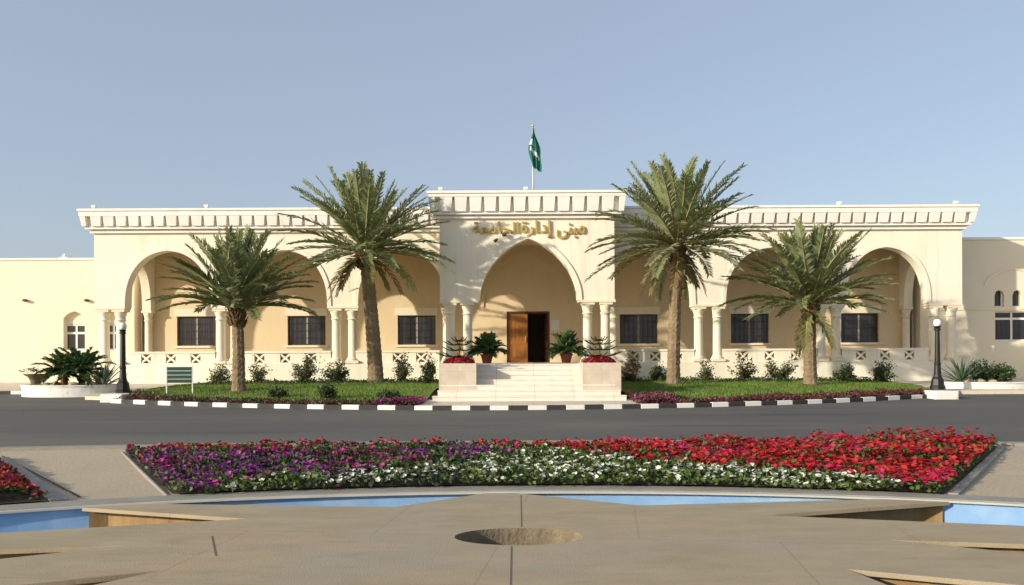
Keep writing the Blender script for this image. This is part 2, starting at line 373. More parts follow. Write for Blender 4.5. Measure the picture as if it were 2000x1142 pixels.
b.box(CL, CL + .4, YC + .502, YW - .003, czs, czt); b.box(CR - .4, CR, YC + .502, YW - .003, czs, czt)
b.build('entrance_wall', M['stucco'], bld, fix=True)
# raised archivolts
def archivolt(a, b_, z0, z1, fn, Y, w=.17, p=.05):
    m = MB(); inner = arch_pts(a, b_, z0, z1, fn); outer = arch_pts(a - w, b_ + w, z0, z1 + w * 1.05, fn)
    m.prism(inner + outer[::-1], Y - p, Y - .0005); return m
for a, b_ in AL + AR:
    a2, b2 = a, b_
    if b_ > SL - .3 and b_ < 0: b2 = b_
    archivolt(a2, b2, zs, za, arc_wing, YW).build('arch_moulding', M['stucco'], bld, fix=True)
archivolt(*CA, czs, cza, arc_mid, YC, .2, .06).build('arch_moulding', M['stucco'], bld, fix=True)
# impost slabs under the wall ends + columns
def column(X, Y, z0, z1, r=.2):
    m = MB(); h = z1 - z0
    m.box(X - r * 1.45, X + r * 1.45, Y - r * 1.45, Y + r * 1.45, z0, z0 + .12)
    m.lathe(X, Y, [(r * 1.35, z0 + .12), (r * 1.38, z0 + .18), (r * 1.12, z0 + .24), (r, z0 + .3), (r * .95, z1 - .55), (r * .95, z1 - .5), (r * 1.12, z1 - .48), (r * 1.12, z1 - .43), (r * .95, z1 - .41), (r * 1.05, z1 - .3), (r * 1.3, z1 - .16), (r * 1.36, z1 - .1)], 20)
    m.box(X - r * 1.4, X + r * 1.4, Y - r * 1.4, Y + r * 1.4, z1 - .1, z1)
    o = m.build('column', M['column'], bld, smooth=False)
    for p in o.data.polygons: p.use_smooth = len(p.vertices) == 4 and abs(p.normal.z) < .75 and (p.center - Vector((X, Y, 0)) + Vector(ORG[bld.name])).xy.length < r * 1.34
    return o
PED = FL + .02
piers = [(200, 231), (428, 456), (655, 687), (1367, 1404), (1607, 1637), (1829, 1864)]
for a, c in piers:
    for px in (a, c): column(PX(px, YW), YW + .25, PED, zs - .1)
    x0, x1 = PX(min(a, c) - 15, YW), PX(max(a, c) + 14, YW)
    m = MB(); m.box(x0, x1, YW - .06, YW + .56, zs - .1, zs - .002); m.build('impost', M['column'], bld)
for px in (879, 913, 1149, 1184): column(PX(px, YC), YC + .25, FL + .003, czs - .1, .2)
for x0, x1 in ((CL - .04, PX(936, YC)), (PX(1130, YC), CR + .04)):
    m = MB(); m.box(x0, x1, YC - .06, YC + .56, czs - .1, czs - .002); m.build('impost', M['column'], bld)
for px in (872, 1200): column(PX(px, YW) + (.0), YW + .3, FL + .003, zs - .1, .18)
# podium wall, pedestals and pierced balustrades of the wings
m = MB(); m.box(XL, TX0 - .003, YW + .02, YW + .5, .3, FL); m.build('podium_wall', M['stucco'], bld)
m = MB(); m.box(TX1 + .003, XR, YW + .02, YW + .5, .3, FL); m.build('podium_wall', M['stucco'], bld)
def balustrade(x0, x1, holes):
    m = MB(); zt_ = PZ(682, YW); z0 = FL + .003; y0, y1 = YW + .1, YW + .28
    m.box(x0, x1, y0 - .04, y1 + .04, zt_ - .09, zt_)
    s_ = .44; zc0 = z0 + .06; zc1 = zt_ - .12; hs = [(c - s_ / 2, c + s_ / 2, zc0, zc1) for c in holes if x0 + .3 < c < x1 - .3]
    m.wallgrid(x0, x1, z0, zt_ - .09, hs, y0, y1)
    for h in hs:                                             # the four-petal lattice inside the opening: an X of stone bars
        cx, cz = (h[0] + h[1]) / 2, (h[2] + h[3]) / 2; hx, hz = s_ / 2, (zc1 - zc0) / 2; t = .04
        for sx in (-1, 1):
            L = math.hypot(hx, hz); ux, uz = sx * hx / L, hz / L; nx, nz = -uz, ux
            q = [(cx - ux * L + nx * t, cz - uz * L + nz * t), (cx - ux * L - nx * t, cz - uz * L - nz * t), (cx + ux * L - nx * t, cz + uz * L - nz * t), (cx + ux * L + nx * t, cz + uz * L + nz * t)]
            m.prism(q, y0 + .02 + .01 * (sx > 0), y1 - .03 - .01 * (sx > 0))
        m.box(h[0] + .002, h[1] - .002, y1 - .025, y1 - .004, h[2] + .002, h[3] - .002, 1)  # added back panel, its dark brown standing in for shade behind the piercing
    m.build('balustrade', [M['stucco'], M['shade_panel']], bld)
for a, b_ in AL + AR:
    a = max(a, PX(250, YW)); x0, x1 = a - .12, b_ + .12
    if b_ < 0 and b_ > -4: x1 = TX0 - .2
    if a > 0 and a < 5: x0 = TX1 + .2
    balustrade(x0, x1, [x0 + (x1 - x0) * t for t in (.22, .5, .78)])
# floors, ceilings
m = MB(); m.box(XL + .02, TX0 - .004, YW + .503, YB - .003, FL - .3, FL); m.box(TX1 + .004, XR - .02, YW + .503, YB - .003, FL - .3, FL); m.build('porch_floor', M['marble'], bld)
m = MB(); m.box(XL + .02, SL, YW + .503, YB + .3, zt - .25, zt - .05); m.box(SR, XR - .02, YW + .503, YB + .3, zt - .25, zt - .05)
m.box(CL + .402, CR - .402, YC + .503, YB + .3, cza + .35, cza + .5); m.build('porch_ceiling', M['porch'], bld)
# end arches (through which the sun reaches the annexes)
for X0 in (XL + .95, XR - 1.35):
    pts = arch_pts(YW + .62, YB - .45, zs, za - .5, arc_wing, 24)
    poly = [(YW + .505, zt - .06), (YW + .505, zs)] + pts + [(YB - .005, zs), (YB - .005, zt - .06)]
    m = MB(); m.prism(poly, X0, X0 + .4, axis='x'); m.build('end_wall', M['stucco'], bld, fix=True)
    for y in (YB - .24,): column(X0 + .2, y, FL + .003, zs - .002, .17)
# porch back wall with windows and the doorway
wins = []
for px in (383, 599, 814, 1248, 1465, 1680):
    hw = 37; wins.append((PX(px - hw, YB), PX(px + hw, YB), PZ(671, YB), PZ(614, YB)))
D0, D1, DZ = PX(990, YB), PX(1074, YB), PZ(607, YB)
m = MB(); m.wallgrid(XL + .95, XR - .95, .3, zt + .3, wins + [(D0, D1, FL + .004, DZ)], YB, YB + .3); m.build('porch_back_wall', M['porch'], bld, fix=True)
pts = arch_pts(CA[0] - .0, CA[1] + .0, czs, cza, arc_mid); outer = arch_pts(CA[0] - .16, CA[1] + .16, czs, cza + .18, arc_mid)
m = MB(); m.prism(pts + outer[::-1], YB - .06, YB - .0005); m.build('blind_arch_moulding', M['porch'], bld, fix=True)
def window(w, y, parent, transom=None, dark=True, single=False):
    x0, x1, z0, z1 = w; t = .055; e = .003; root_o = ORG[parent.name]
    f = MB(); a, b2 = y + .13, y + .2
    f.box(x0 + e, x1 - e, a, b2, z0 + e, z0 + t); f.box(x0 + e, x1 - e, a, b2, z1 - t, z1 - e)
    f.box(x0 + e, x0 + t, a, b2, z0 + t, z1 - t); f.box(x1 - t, x1 - e, a, b2, z0 + t, z1 - t)
    fo = f.build('window', M['alud'] if dark else M['trim'], parent)
    if not single:
        mu = MB(); c = (x0 + x1) / 2; mu.box(c - .04, c + .04, a - .012, b2 - .01, z0 + t, z1 - t)
        if transom: mu.box(x0 + t, c - .042, a - .01, b2 - .01, transom - .05, transom + .05); mu.box(c + .042, x1 - t, a - .01, b2 - .01, transom - .05, transom + .05)
        mu.build('mullion', M['alu'] if dark else M['trim'], fo)
    gl = MB(); gl.box(x0 + t, x1 - t, b2 - .04, b2 - .02, z0 + t, z1 - t); gl.build('pane', M['glass'], fo)
    if dark:
        gr = MB(); n_ = 8
        for i in range(1, n_):
            x = x0 + (x1 - x0) * i / n_; gr.box(x - .006, x + .006, y + .055, y + .068, z0, z1)
        for i in range(1, 4):
            z = z0 + (z1 - z0) * i / 4; gr.box(x0, x1, y + .069, y + .08, z - .008, z + .008)
        gr.build('grille', M['black'], fo)
    if parent == bld:
        s_ = MB(); s_.box(x0 - .12, x1 + .12, y - .09, y - .002, z0 - .1, z0 - .01); s_.build('sill', M['column'], fo)
        s_ = MB(); s_.box(x0 - .1, x1 + .1, y - .045, y - .002, z1 + .012, z1 + .36); s_.build('lintel', M['column'], fo)
    return fo
for w in wins: window(w, YB, bld)
# doorway: frame, shut left leaf, right leaf swung inwards
m = MB(); y0 = YB + .04
m.box(D0 + .003, D0 + .1, y0, y0 + .16, FL + .004, DZ - .004); m.box(D1 - .1, D1 - .003, y0, y0 + .16, FL + .004, DZ - .004); m.box(D0 + .1, D1 - .1, y0, y0 + .16, DZ - .1, DZ - .004)
m.build('door_frame', M['wood2'], bld)
def leaf(x0, x1, mtx=None):
    m = MB(); z0, z1 = FL + .02, DZ - .104; y = 0
    m.box(x0, x1, y + .02, y + .06, z0, z1, 0, mtx)
    for (a, b_, c, d) in ((.0, .12, 0, 1), (.88, 1, 0, 1), (.12, .88, 0, .09), (.12, .88, .36, .44), (.12, .88, .93, 1)):
        m.box(x0 + (x1 - x0) * a, x0 + (x1 - x0) * b_, y, y + .018, z0 + (z1 - z0) * c, z0 + (z1 - z0) * d, 0, mtx)
    for i in range(1, 4):
        x = x0 + (x1 - x0) * (.12 + .76 * i / 4); m.box(x - .02, x + .02, y + .006, y + .018, z0 + (z1 - z0) * .445, z0 + (z1 - z0) * .925, 0, mtx)
    return m
cx = (D0 + D1) / 2
lo = leaf(D0 + .105, cx - .03, Matrix.Translation((0, y0 + .05, 0))).build('door', M['wood'], bld)
hd = MB(); hd.box(cx - .14, cx - .1, y0 + .0, y0 + .045, 2.5, 2.8); hd.build('handle', M['gold'], lo)
mt = Matrix.Translation((D1 - .105, y0 + .2, 0)) @ Matrix.Rotation(R(-82), 4, 'Z')
ro = leaf(-(D1 - .105 - cx), 0, mt).build('door', M['wood2'], bld); ro['label'] = 'dark door leaf standing open'
# closed main hall behind the porch
m = MB(); HB = 52.0
m.box(XL + .3, XL + .6, YB + .303, HB, .2, zt + .3); m.box(XR - .6, XR - .3, YB + .303, HB, .2, zt + .3); m.box(XL + .3, XR - .3, HB, HB + .3, .2, zt + .3)
m.build('hall_wall', M['annex'], bld)
m = MB(); m.box(XL + .25, XR - .25, YB + .302, HB + .35, zt + .302, zt + .5); m.box(XL + .6, XR - .6, YB + .303, HB, FL - .3, FL - .02); m.build('hall_roof', M['trim'], bld)
# cornices
def cornice(X0, X1, Y, zb, z1, z2, z3, ztop, pitch, ends, back):
    """zb..z1 mouldings, z2..z3 corbel zone, ztop lip"""
    m = MB(); pl = lambda p: (X0 - p if ends[0] else X0, X1 + p if ends[1] else X1)
    zm = (zb + z1) / 2
    for p, a, c in ((.13, zb, zm - .02), (.09, zm - .02, zm + .02), (.27, zm + .02, z1), (.17, z1, z3)):
        x0, x1 = pl(p); m.box(x0, x1, Y - p, back, a + .001, c - .001)
    p = .45; x0, x1 = pl(p); m.box(x0, x1, Y - p, back, z3, ztop - .1); x0, x1 = pl(p + .05); m.box(x0, x1, Y - p - .05, back, ztop - .099, ztop)
    nC = max(2, round((X1 - X0) / pitch)); pt = (X1 - X0) / nC; w = pt * .84
    for i in range(nC):
        c = X0 + pt * (i + .5); a, d = c - w / 2, c + w / 2
        m.hexa([(a + .02, Y - .36, z1 + .001), (d - .05, Y - .36, z1 + .001), (d - .05, Y - .172, z1 + .001), (a + .02, Y - .172, z1 + .001)], [(a, Y - .435, z3 - .001), (d, Y - .435, z3 - .001), (d, Y - .172, z3 - .001), (a, Y - .172, z3 - .001)])
    for e, sx, X in ((ends[0], -1, X0), (ends[1], 1, X1)):
        if not e: continue
        k = max(1, int((back - Y) / pitch))
        m.hexa([(X + sx * .172, Y - .36, z1 + .001), (X + sx * .36, Y - .36, z1 + .001), (X + sx * .36, Y + .2, z1 + .001), (X + sx * .172, Y + .2, z1 + .001)][::sx], [(X + sx * .172, Y - .435, z3 - .001), (X + sx * .43, Y - .435, z3 - .001), (X + sx * .43, Y + .22, z3 - .001), (X + sx * .172, Y + .22, z3 - .001)][::sx])
        for i in range(1, k):
            c = Y + pitch * i + .2; a, d = c - w / 2, c + w / 2
            m.hexa([(X + sx * .172, a, z1 + .001), (X + sx * .36, a, z1 + .001), (X + sx * .36, d, z1 + .001), (X + sx * .172, d, z1 + .001)][::sx], [(X + sx * .172, a, z3 - .001), (X + sx * .43, a, z3 - .001), (X + sx * .43, d, z3 - .001), (X + sx * .172, d, z3 - .001)][::sx])
    m.build('cornice', M['trim'], bld, fix=True)
wz = [PZ(y, YW) for y in (453, 441, 436, 422, 408)]
cz = [PZ(y, YC) for y in (428, 416, 411, 388, 377)]
cornice(XL, CL - .003, YW, wz[0] + .002, wz[1], wz[2], wz[3], wz[4], .545, (True, False), 40)
cornice(CR + .003, XR, YW, wz[0] + .002, wz[1], wz[2], wz[3], wz[4], .545, (False, True), 40)
cornice(CL, CR, YC, cz[0] + .002, cz[1], cz[2], cz[3], cz[4], .61, (True, True), 39.5)

# small lamps standing on the cornices
def roof_lamp(px, py, D, z, lab):
    X = PX(px, D); t = thing('roof_floodlight', lab, 'floodlight', (X, D, z), 'small white floodlights on the roofs')
    m = MB(); m.lathe(X, D, [(.05, z), (.05, z + .089)], 8); m.build('foot', M['trim'], t)
    m = MB(); m.box(X - .085, X + .085, D - .08, D + .06, z + .09, z + .19); m.build('housing', M['trim'], t)
roof_lamp(185, 0, YW - .2, wz[4], 'small white floodlight at the far left end of the main cornice')
roof_lamp(405, 0, YW - .2, wz[4], 'small white floodlight on the left wing cornice above the lowest palm')
roof_lamp(862, 0, YC - .2, cz[4], 'small white floodlight at the left end of the raised entrance cornice')
roof_lamp(1028, 0, YC - .2, cz[4], 'small white floodlight on the entrance cornice beside the flagpole')
roof_lamp(1640, 0, YW - .2, wz[4], 'small white floodlight on the right wing cornice')
roof_lamp(1868, 0, YW - .2, wz[4], 'small white floodlight at the far right end of the main cornice')

# ---------------------------------------------------------------- gilt lettering over the arch
sgn = thing('wall_lettering', 'gold Arabic raised lettering above the central entrance arch', 'sign', (PX(1032, YC), YC, PZ(452, YC)))
words = (('\uFEE3\uFE92\uFEE8\uFEF0', 1088, 1143, 437, 468), ('\uFE87\uFEA9\uFE8D\uFEAD\uFE93', 1018, 1080, 432, 466), ('\uFE8D\uFEDF\uFEA0\uFE8E\uFEE3\uFECC\uFE94', 924, 1014, 434, 462))
for s_, xa, xb, ya, yb in words:
    cu = bpy.data.curves.new('word', 'FONT'); cu.body = s_[::-1]; cu.size = 1; cu.extrude = .035; cu.offset = .012; cu.resolution_u = 3
    tmp = bpy.data.objects.new('tmp', cu); COL.objects.link(tmp)
    dg = bpy.context.evaluated_depsgraph_get(); me = bpy.data.meshes.new_from_object(tmp.evaluated_get(dg))
    bpy.data.objects.remove(tmp); bpy.data.curves.remove(cu)
    xs_ = [v.co.x for v in me.vertices]; ys_ = [v.co.y for v in me.vertices]; x0, x1, y0_, y1_ = min(xs_), max(xs_), min(ys_), max(ys_)
    X0, X1, Z0, Z1 = PX(xa, YC), PX(xb, YC), PZ(yb, YC), PZ(ya, YC); O = Vector(ORG[sgn.name])
    for v in me.vertices:
        v.co = Vector((X0 + (v.co.x - x0) / (x1 - x0) * (X1 - X0), YC - .06 - v.co.z, Z0 + (v.co.y - y0_) / (y1_ - y0_) * (Z1 - Z0))) - O
    me.materials.clear(); me.materials.append(M['gold'])
    o = bpy.data.objects.new('word', me); COL.objects.link(o); o.parent = sgn; ORG[o.name] = tuple(O)
# added dark shapes standing in for two shadow spots beneath the lettering
for px, py in ((970, 472), (986, 461)):
    X, Z = PX(px, YC), PZ(py, YC); t = thing('shadow_spot_shape', 'small dark added shape in place of a shadow spot under the gold lettering, ' + ('lower left one' if px < 980 else 'upper right one'), 'shadow spot stand-in', (X, YC, Z), 'shadow spot stand-ins under the lettering')
    m = MB(); m.tube([(X, YC - .002, Z), (X, YC - .16, Z + .02)], .025, 6); m.build('arm', M['black'], t)
    m = MB(); m.tube([(X - .05, YC - .2, Z - .03), (X + .06, YC - .15, Z + .08)], [.07, .05], 8); m.build('shadow_spot_body', M['urn'], t)
# plaque by the door
X, Z = PX(1085, YB), PZ(634, YB); m = MB(); m.box(X - .2, X + .2, YB - .03, YB - .002, Z - .25, Z + .25)
t = tag(m.build('wall_plaque', M['signw'], loc=(X, YB, Z)), 'small white plaque on the wall right of the open door', 'plaque')

# ---------------------------------------------------------------- stairs, terrace, planters
zb0 = g(24.9) + .122; nst = 7; rise = (FL - zb0) / nst; Yt0, tread = 24.85, .345
st = thing('entrance_staircase', 'wide white marble staircase leading up to the entrance terrace', 'staircase', (.7, 25, zb0))
for i in range(nst):
    y0 = Yt0 + i * tread; wL = -2.42 + .13 * i + (.06 if i < 2 else 0) - .06; wR = 3.42 - .13 * i + .05
    if i >= 5: wL, wR = PX(930, 26.5) + .01, PX(1137, 26.5) - .01
    m = MB(); zt_ = zb0 + rise * (i + 1)
    m.box(wL, wR, y0 + .02, y0 + tread + (.3 if i == nst - 1 else .021), zb0 - .1, zt_ - .04)
    m.box(wL - .01, wR + .01, y0, y0 + tread + (.3 if i == nst - 1 else .019), zt_ - .039, zt_)
    m.build('step', M['marble'], st)
Yte = Yt0 + nst * tread + .3
m = MB(); m.box(-2.25, 3.4, Yte + .002, 33.8, .2, FL - .003); m.box(TX0, TX1, 33.801, YB - .003, .2, FL - .003); m.build('terrace', M['marble'], st)
for (xa, xb, lab) in ((857, 930, 'left pale stone box planter flanking the stairs'), (1138, 1213, 'right pale stone box planter flanking the stairs')):
    D = 25.55; x0, x1 = PX(xa, D), PX(xb, D); zt_ = PZ(708, D)
    t = thing('stone_planter', lab, 'planter', ((x0 + x1) / 2, D + .8, zb0), 'stone planters beside the stairs')
    m = MB(); w = .1; y1 = D + 1.62
    m.box(x0, x1, D, D + w, zb0 - .1, zt_); m.box(x0, x1, y1 - w, y1, zb0 - .1, zt_); m.box(x0, x0 + w, D + w, y1 - w, zb0 - .1, zt_); m.box(x1 - w, x1, D + w, y1 - w, zb0 - .1, zt_)
    m.build('box', M['clad'], t)
    m = MB(); m.box(x0 + w + .002, x1 - w - .002, D + w + .002, y1 - w - .002, zt_ - .3, zt_ - .06); m.build('soil', M['soil'], t)
    # mound of red flowers
    cxp = (x0 + x1) / 2; m = MB(); hw = (x1 - x0) / 2
    for i in range(900):
        a = U(0, 6.283); r = math.sqrt(U(0, 1)); px_, py_ = cxp + r * math.cos(a) * (hw - .08), D + .8 + r * math.sin(a) * .68
        z = zt_ - .05 + .24 * math.sqrt(max(0, 1 - r * r)) + U(-.03, .02); s_ = U(.03, .05); tl = Matrix.Translation((px_, py_, z)) @ Matrix.Rotation(U(0, 6.28), 4, 'Z') @ Matrix.Rotation(U(-.9, .9), 4, 'X') @ Matrix.Rotation(U(-.9, .9), 4, 'Y')
        m.add([tl @ Vector((s_ * math.cos(k * 1.2566), s_ * math.sin(k * 1.2566), 0)) for k in range(5)], [(0, 1, 2, 3, 4)], random.choice((0, 0, 0, 1, 2, 3)))
    tag(m.build('red_flower_mound', [M['red'], M['scar'], M['pink'], M['leafdark']], loc=(cxp, D + .8, zt_ - .06)), 'low mound of red flowers filling the ' + ('left' if xa < 1000 else 'right') + ' stone box planter', 'flowers')
    # tiered young conifer
    cf = thing('tiered_conifer', 'small dark tiered conifer growing in the ' + ('left' if xa < 1000 else 'right') + ' stone box planter', 'conifer', (cxp, D + .8, zt_ - .06), 'tiered conifers in the planters')
    m = MB(); top = zt_ + .78; m.tube([(cxp, D + .8, zt_ - .1), (cxp + .01, D + .8, zt_ + .4), (cxp, D + .8, top)], [.035, .025, .008], 6); m.build('trunk', M['twig'], cf)
    m = MB()
    for (zz, rr, nb) in ((zt_ + .22, .70, 9), (zt_ + .42, .60, 8), (zt_ + .60, .50, 8), (zt_ + .72, .28, 6)):
        for k in range(nb):
            a = 6.283 * k / nb + U(-.2, .2); d = Vector((math.cos(a), math.sin(a), 0)); L = rr * U(.85, 1.05); prev = None
            for j in range(9):
                t_ = j / 8; p = Vector((cxp, D + .8, zz + .02)) + d * (L * t_) + Vector((0, 0, -.05 * math.sin(t_ * 3.1) + .10 * t_ * t_))
                if prev: m.tube([prev, p], [.018, .014], 4)
                prev = p
                for sgn_ in (-1, 1):
                    for q in range(3):
                        sd = d.cross(Vector((0, 0, 1))) * sgn_; dd = (sd * U(.6, 1) + d * U(.5, .9) + Vector((0, 0, U(-.05, .25)))).normalized(); l = .17 * (1.1 - t_ * .6) * U(.7, 1.1)
                        wv = dd.cross(Vector((0, 0, 1))).normalized() * .018; m.add([p - wv, p + wv, p + dd * l], [(0, 1, 2)])
    m.build('foliage', M['conif'], cf)

# ---------------------------------------------------------------- annexes
YA = 38.6
an = thing('annex_building', 'low plain pale cream building left of the main arcade', 'building', (-24, YA, .5))
ax1 = XL + .55; zta = PZ(509, YA, 100)
wl = [(PX(124, YA), PX(166, YA), PZ(682, YA, 145), PZ(606, YA, 145)), (PX(205, YA), PX(231, YA), PZ(682, YA, 215), PZ(606, YA, 215))]
m = MB(); m.wallgrid(-44, ax1, .2, zta, wl, YA, YA + .35); m.build('wall', M['annex'], an, fix=True)
m = MB(); m.box(-44, ax1, YA + .352, YA + 14, .2, zta - .12); m.build('body', M['annex'], an)
m = MB(); m.box(-44, XL - .05, YA - .05, YA + .5, zta + .002, zta + .1); m.build('coping', M['trim'], an)
for w in wl:
    zmid = PZ(632, YA, 150); t_ = .02
    # blank recessed arch panel above, window below
    m = MB(); m.box(w[0] + .003, w[1] - .003, YA + .22, YA + .34, zmid, w[3] - .003); m.build('window_head', M['annex'], an)
    x0, x1 = w[0], w[1]
    m = MB(); pts = arch_pts(x0, x1, w[3] - .42, w[3] - .02, arc_mid, 20); m.prism([(x0 + .002, w[3] - .001), (x0 + .002, w[3] - .42)] + [(min(max(p, x0 + .002), x1 - .002), q) for p, q in pts] + [(x1 - .002, w[3] - .42), (x1 - .002, w[3] - .001)], YA + .002, YA + .2); m.build('arch_spandrel', M['annex'], an, fix=True)
    window((w[0], w[1], w[2], zmid - .01), YA + .1, an, transom=w[2] + (zmid - w[2]) * .66, dark=False)
for px, lab in ((52, 'small round wall light left on the plain cream annex'), (172, 'small round wall light near the arcade corner on the cream annex')):
    X, Z = PX(px, YA), PZ(586, YA, px); t = thing('wall_light', lab, 'wall light', (X, YA, Z), 'wall lights on the annex')
    m = MB(); m.lathe(X, YA - .1, [(.04, Z - .06), (.11, Z - .02), (.13, Z + .04), (.05, Z + .07)], 12); m.build('shade', M['urn'], t)
    m = MB(); m.box(X - .03, X + .03, YA - .09, YA - .002, Z - .02, Z + .03); m.build('bracket', M['black'], t)
X = PX(122, YA); t = thing('roof_floodlight', 'small white floodlight on the flat roof of the left annex', 'floodlight', (X, YA + .2, zta + .1), 'small white floodlights on the roofs')
m = MB(); m.box(X - .2, X + .2, YA + .1, YA + .4, zta + .101, zta + .16); m.build('foot', M['trim'], t)
m = MB(); m.lathe(X, YA + .25, [(.1, zta + .161), (.09, zta + .28), (.03, zta + .34)], 10); m.build('housing', M['trim'], t)

ar = thing('annex_building', 'low cream building with small arched windows at the right edge, lying in shade', 'building', (26, YA, .5))
zra = PZ(469, YA, 1950); bx0 = XR - .55
wr = [(PX(1943, YA), PX(1962, YA), PZ(598, YA, 1950), PZ(566, YA, 1950)), (PX(1978, YA), PX(1997, YA), PZ(598, YA, 1985), PZ(566, YA, 1985)), (PX(1944, YA), PX(2016, YA), PZ(664, YA, 1960), PZ(607, YA, 1960))]
m = MB(); m.wallgrid(bx0, 46, .2, zra, wr, YA, YA + .35); m.build('wall', M['annex'], ar, fix=True)
m = MB(); m.box(bx0, 46, YA + .352, YA + 14, .2, zra - .12); m.build('body', M['annex'], ar)
m = MB(); m.box(XR + .05, 46, YA - .06, YA + .5, zra + .002, zra + .12); m.build('coping', M['trim'], ar)
for w in wr[:2]:
    x0, x1 = w[0], w[1]; pts = arch_pts(x0, x1, w[3] - .26, w[3] - .02, arc_mid, 16)
    m = MB(); m.prism([(x0 + .002, w[3] - .001), (x0 + .002, w[3] - .26)] + [(min(max(p, x0 + .002), x1 - .002), q) for p, q in pts] + [(x1 - .002, w[3] - .26), (x1 - .002, w[3] - .001)], YA + .002, YA + .16); m.build('arch_spandrel', M['annex'], ar, fix=True)
    window(w, YA + .05, ar, dark=False, single=True)
window(wr[2], YA + .05, ar, transom=PZ(621, YA, 1960), dark=False)
a0, a1 = PX(1927, YA), PX(2033, YA)
inner = arch_pts(a0, a1, PZ(560, YA, 1960), PZ(527, YA, 1970), arc_mid, 24); outer = arch_pts(a0 - .12, a1 + .12, PZ(560, YA, 1960), PZ(522, YA, 1970), arc_mid, 24)
m = MB(); m.prism(inner + outer[::-1], YA - .05, YA - .001); m.build('arch_moulding', M['annex'], ar, fix=True)
m = MB(); m.box(XR + .2, 46, YA - .04, YA - .001, PZ(604, YA, 1960), PZ(599, YA, 1960)); m.build('string_course', M['annex'], ar)

# ---------------------------------------------------------------- flagpole and flag
FX, FY = PX(1043, 36.6), 36.6; fz0 = cza + .5; fz1 = PZ(249, 36.6)
t = thing('flagpole', 'slim grey flagpole on the roof above the entrance', 'flagpole', (FX, FY, fz0))
m = MB(); m.tube([(FX, FY, fz0), (FX, FY, (fz0 + fz1) / 2), (FX, FY, fz1)], [.05, .04, .025], 8); m.build('pole', M['steel'], t, smooth=True)
m = MB(); m.lathe(FX, FY, [(.01, fz1), (.06, fz1 + .04), (.06, fz1 + .08), (.01, fz1 + .12)], 10); m.build('finial', M['gold'], t)
m = MB(); nu, nv = 15, 26; ztop, zbot = PZ(252, FY), PZ(331, FY)
for j in range(nv + 1):
    v = j / nv; w = .05 + .30 * sm(0, .55, v) - .08 * sm(.8, 1, v); z = ztop + (zbot - ztop) * v
    for i in range(nu + 1):
        u = i / nu; off = (u - .42) * w * 1.5 + .10 * sm(.55, 1, v)
        m.v.append((FX + .03 + off + .02 * math.sin(v * 9 + u * 4), FY - .06 + .10 * math.sin(u * 15 + v * 3) * (.35 + .65 * v), z - (.3 * u * v * (1 - .4 * v)) + .12 * (1 - u) * v))
for j in range(nv):
    for i in range(nu):
        v, u = (j + .5) / nv, (i + .5) / nu; wh = (.27 < v < .42 and u < .45) or (abs(v - (.46 + .28 * u)) < .055 and .12 < u < .9)
        m.f.append((j * (nu + 1) + i, j * (nu + 1) + i + 1, (j + 1) * (nu + 1) + i + 1, (j + 1) * (nu + 1) + i)); m.m.append(1 if wh else 0)
o = m.build('flag', [M['flagg'], M['flagw']], smooth=True, loc=(FX, FY, ztop)); tag(o, 'limp green flag with white markings hanging from the roof flagpole', 'flag')

# ---------------------------------------------------------------- lamp posts
def lamp(px, py_base, py_top, D, lab):
    X = PX(px, D); z0 = g(D) + .12; z1 = PZ(py_top, D, px)
    t = thing('lamp_post', lab, 'lamp post', (X, D, z0), 'black lamp posts at the lawn ends')
    m = MB(); m.lathe(X, D, [(.25, z0 - .1), (.25, z0 + .16), (.22, z0 + .2), (.19, z0 + .42), (.14, z0 + .5), (.135, z0 + .56)], 8, a0=.39); m.build('base', M['black'], t)
    m = MB(); m.lathe(X, D, [(.12, z0 + .56), (.10, z0 + .9), (.11, z0 + .94), (.11, z0 + .98), (.09, z0 + 1.02), (.075, z1 - .42), (.11, z1 - .40), (.11, z1 - .36), (.08, z1 - .33), (.13, z1 - .27)], 12); m.build('post', M['black'], t)
    m = MB(); m.lathe(X, D, [(.08, z1 - .269), (.12, z1 - .22), (.13, z1 - .14), (.11, z1 - .06), (.05, z1 - .02)], 16); m.build('globe', M['globe'], t, smooth=True)
lamp(240, 768, 628, 28.5, 'black lamp post with white globe beside the left end of the lawn')
lamp(1831, 762, 621, 28.5, 'black lamp post with white globe beside the right end of the lawn')

# ---------------------------------------------------------------- direction board
D = 28.2; x0, x1 = PX(323, D), PX(378, D); zb_, zt_ = PZ(747, D, 350), PZ(715, D, 350)
t = thing('direction_board', 'green slatted direction board on two pale legs at the left of the lawn', 'sign', ((x0 + x1) / 2, D, lawnz(-11.5, D)))
for x in (x0 + .04, x1 - .04):
    m = MB(); m.box(x - .018, x + .018, D - .018, D + .018, lawnz(x, D) - .1, zt_ + .03); m.build('leg', M['signw'], t)
h = (zt_ - zb_) / 4
for i in range(4):
    m = MB(); m.box(x0 + .07, x1 - .07, D - .03, D + .02, zb_ + h * i + .006, zb_ + h * (i + 1) - .010); s_ = m.build('board', M['green'], t)
    m = MB(); m.box(x0 + .07, x1 - .07, D - .032, D + .022, zb_ + h * (i + 1) - .009, zb_ + h * (i + 1) + .003); m.build('edge_strip', M['signw'], s_)

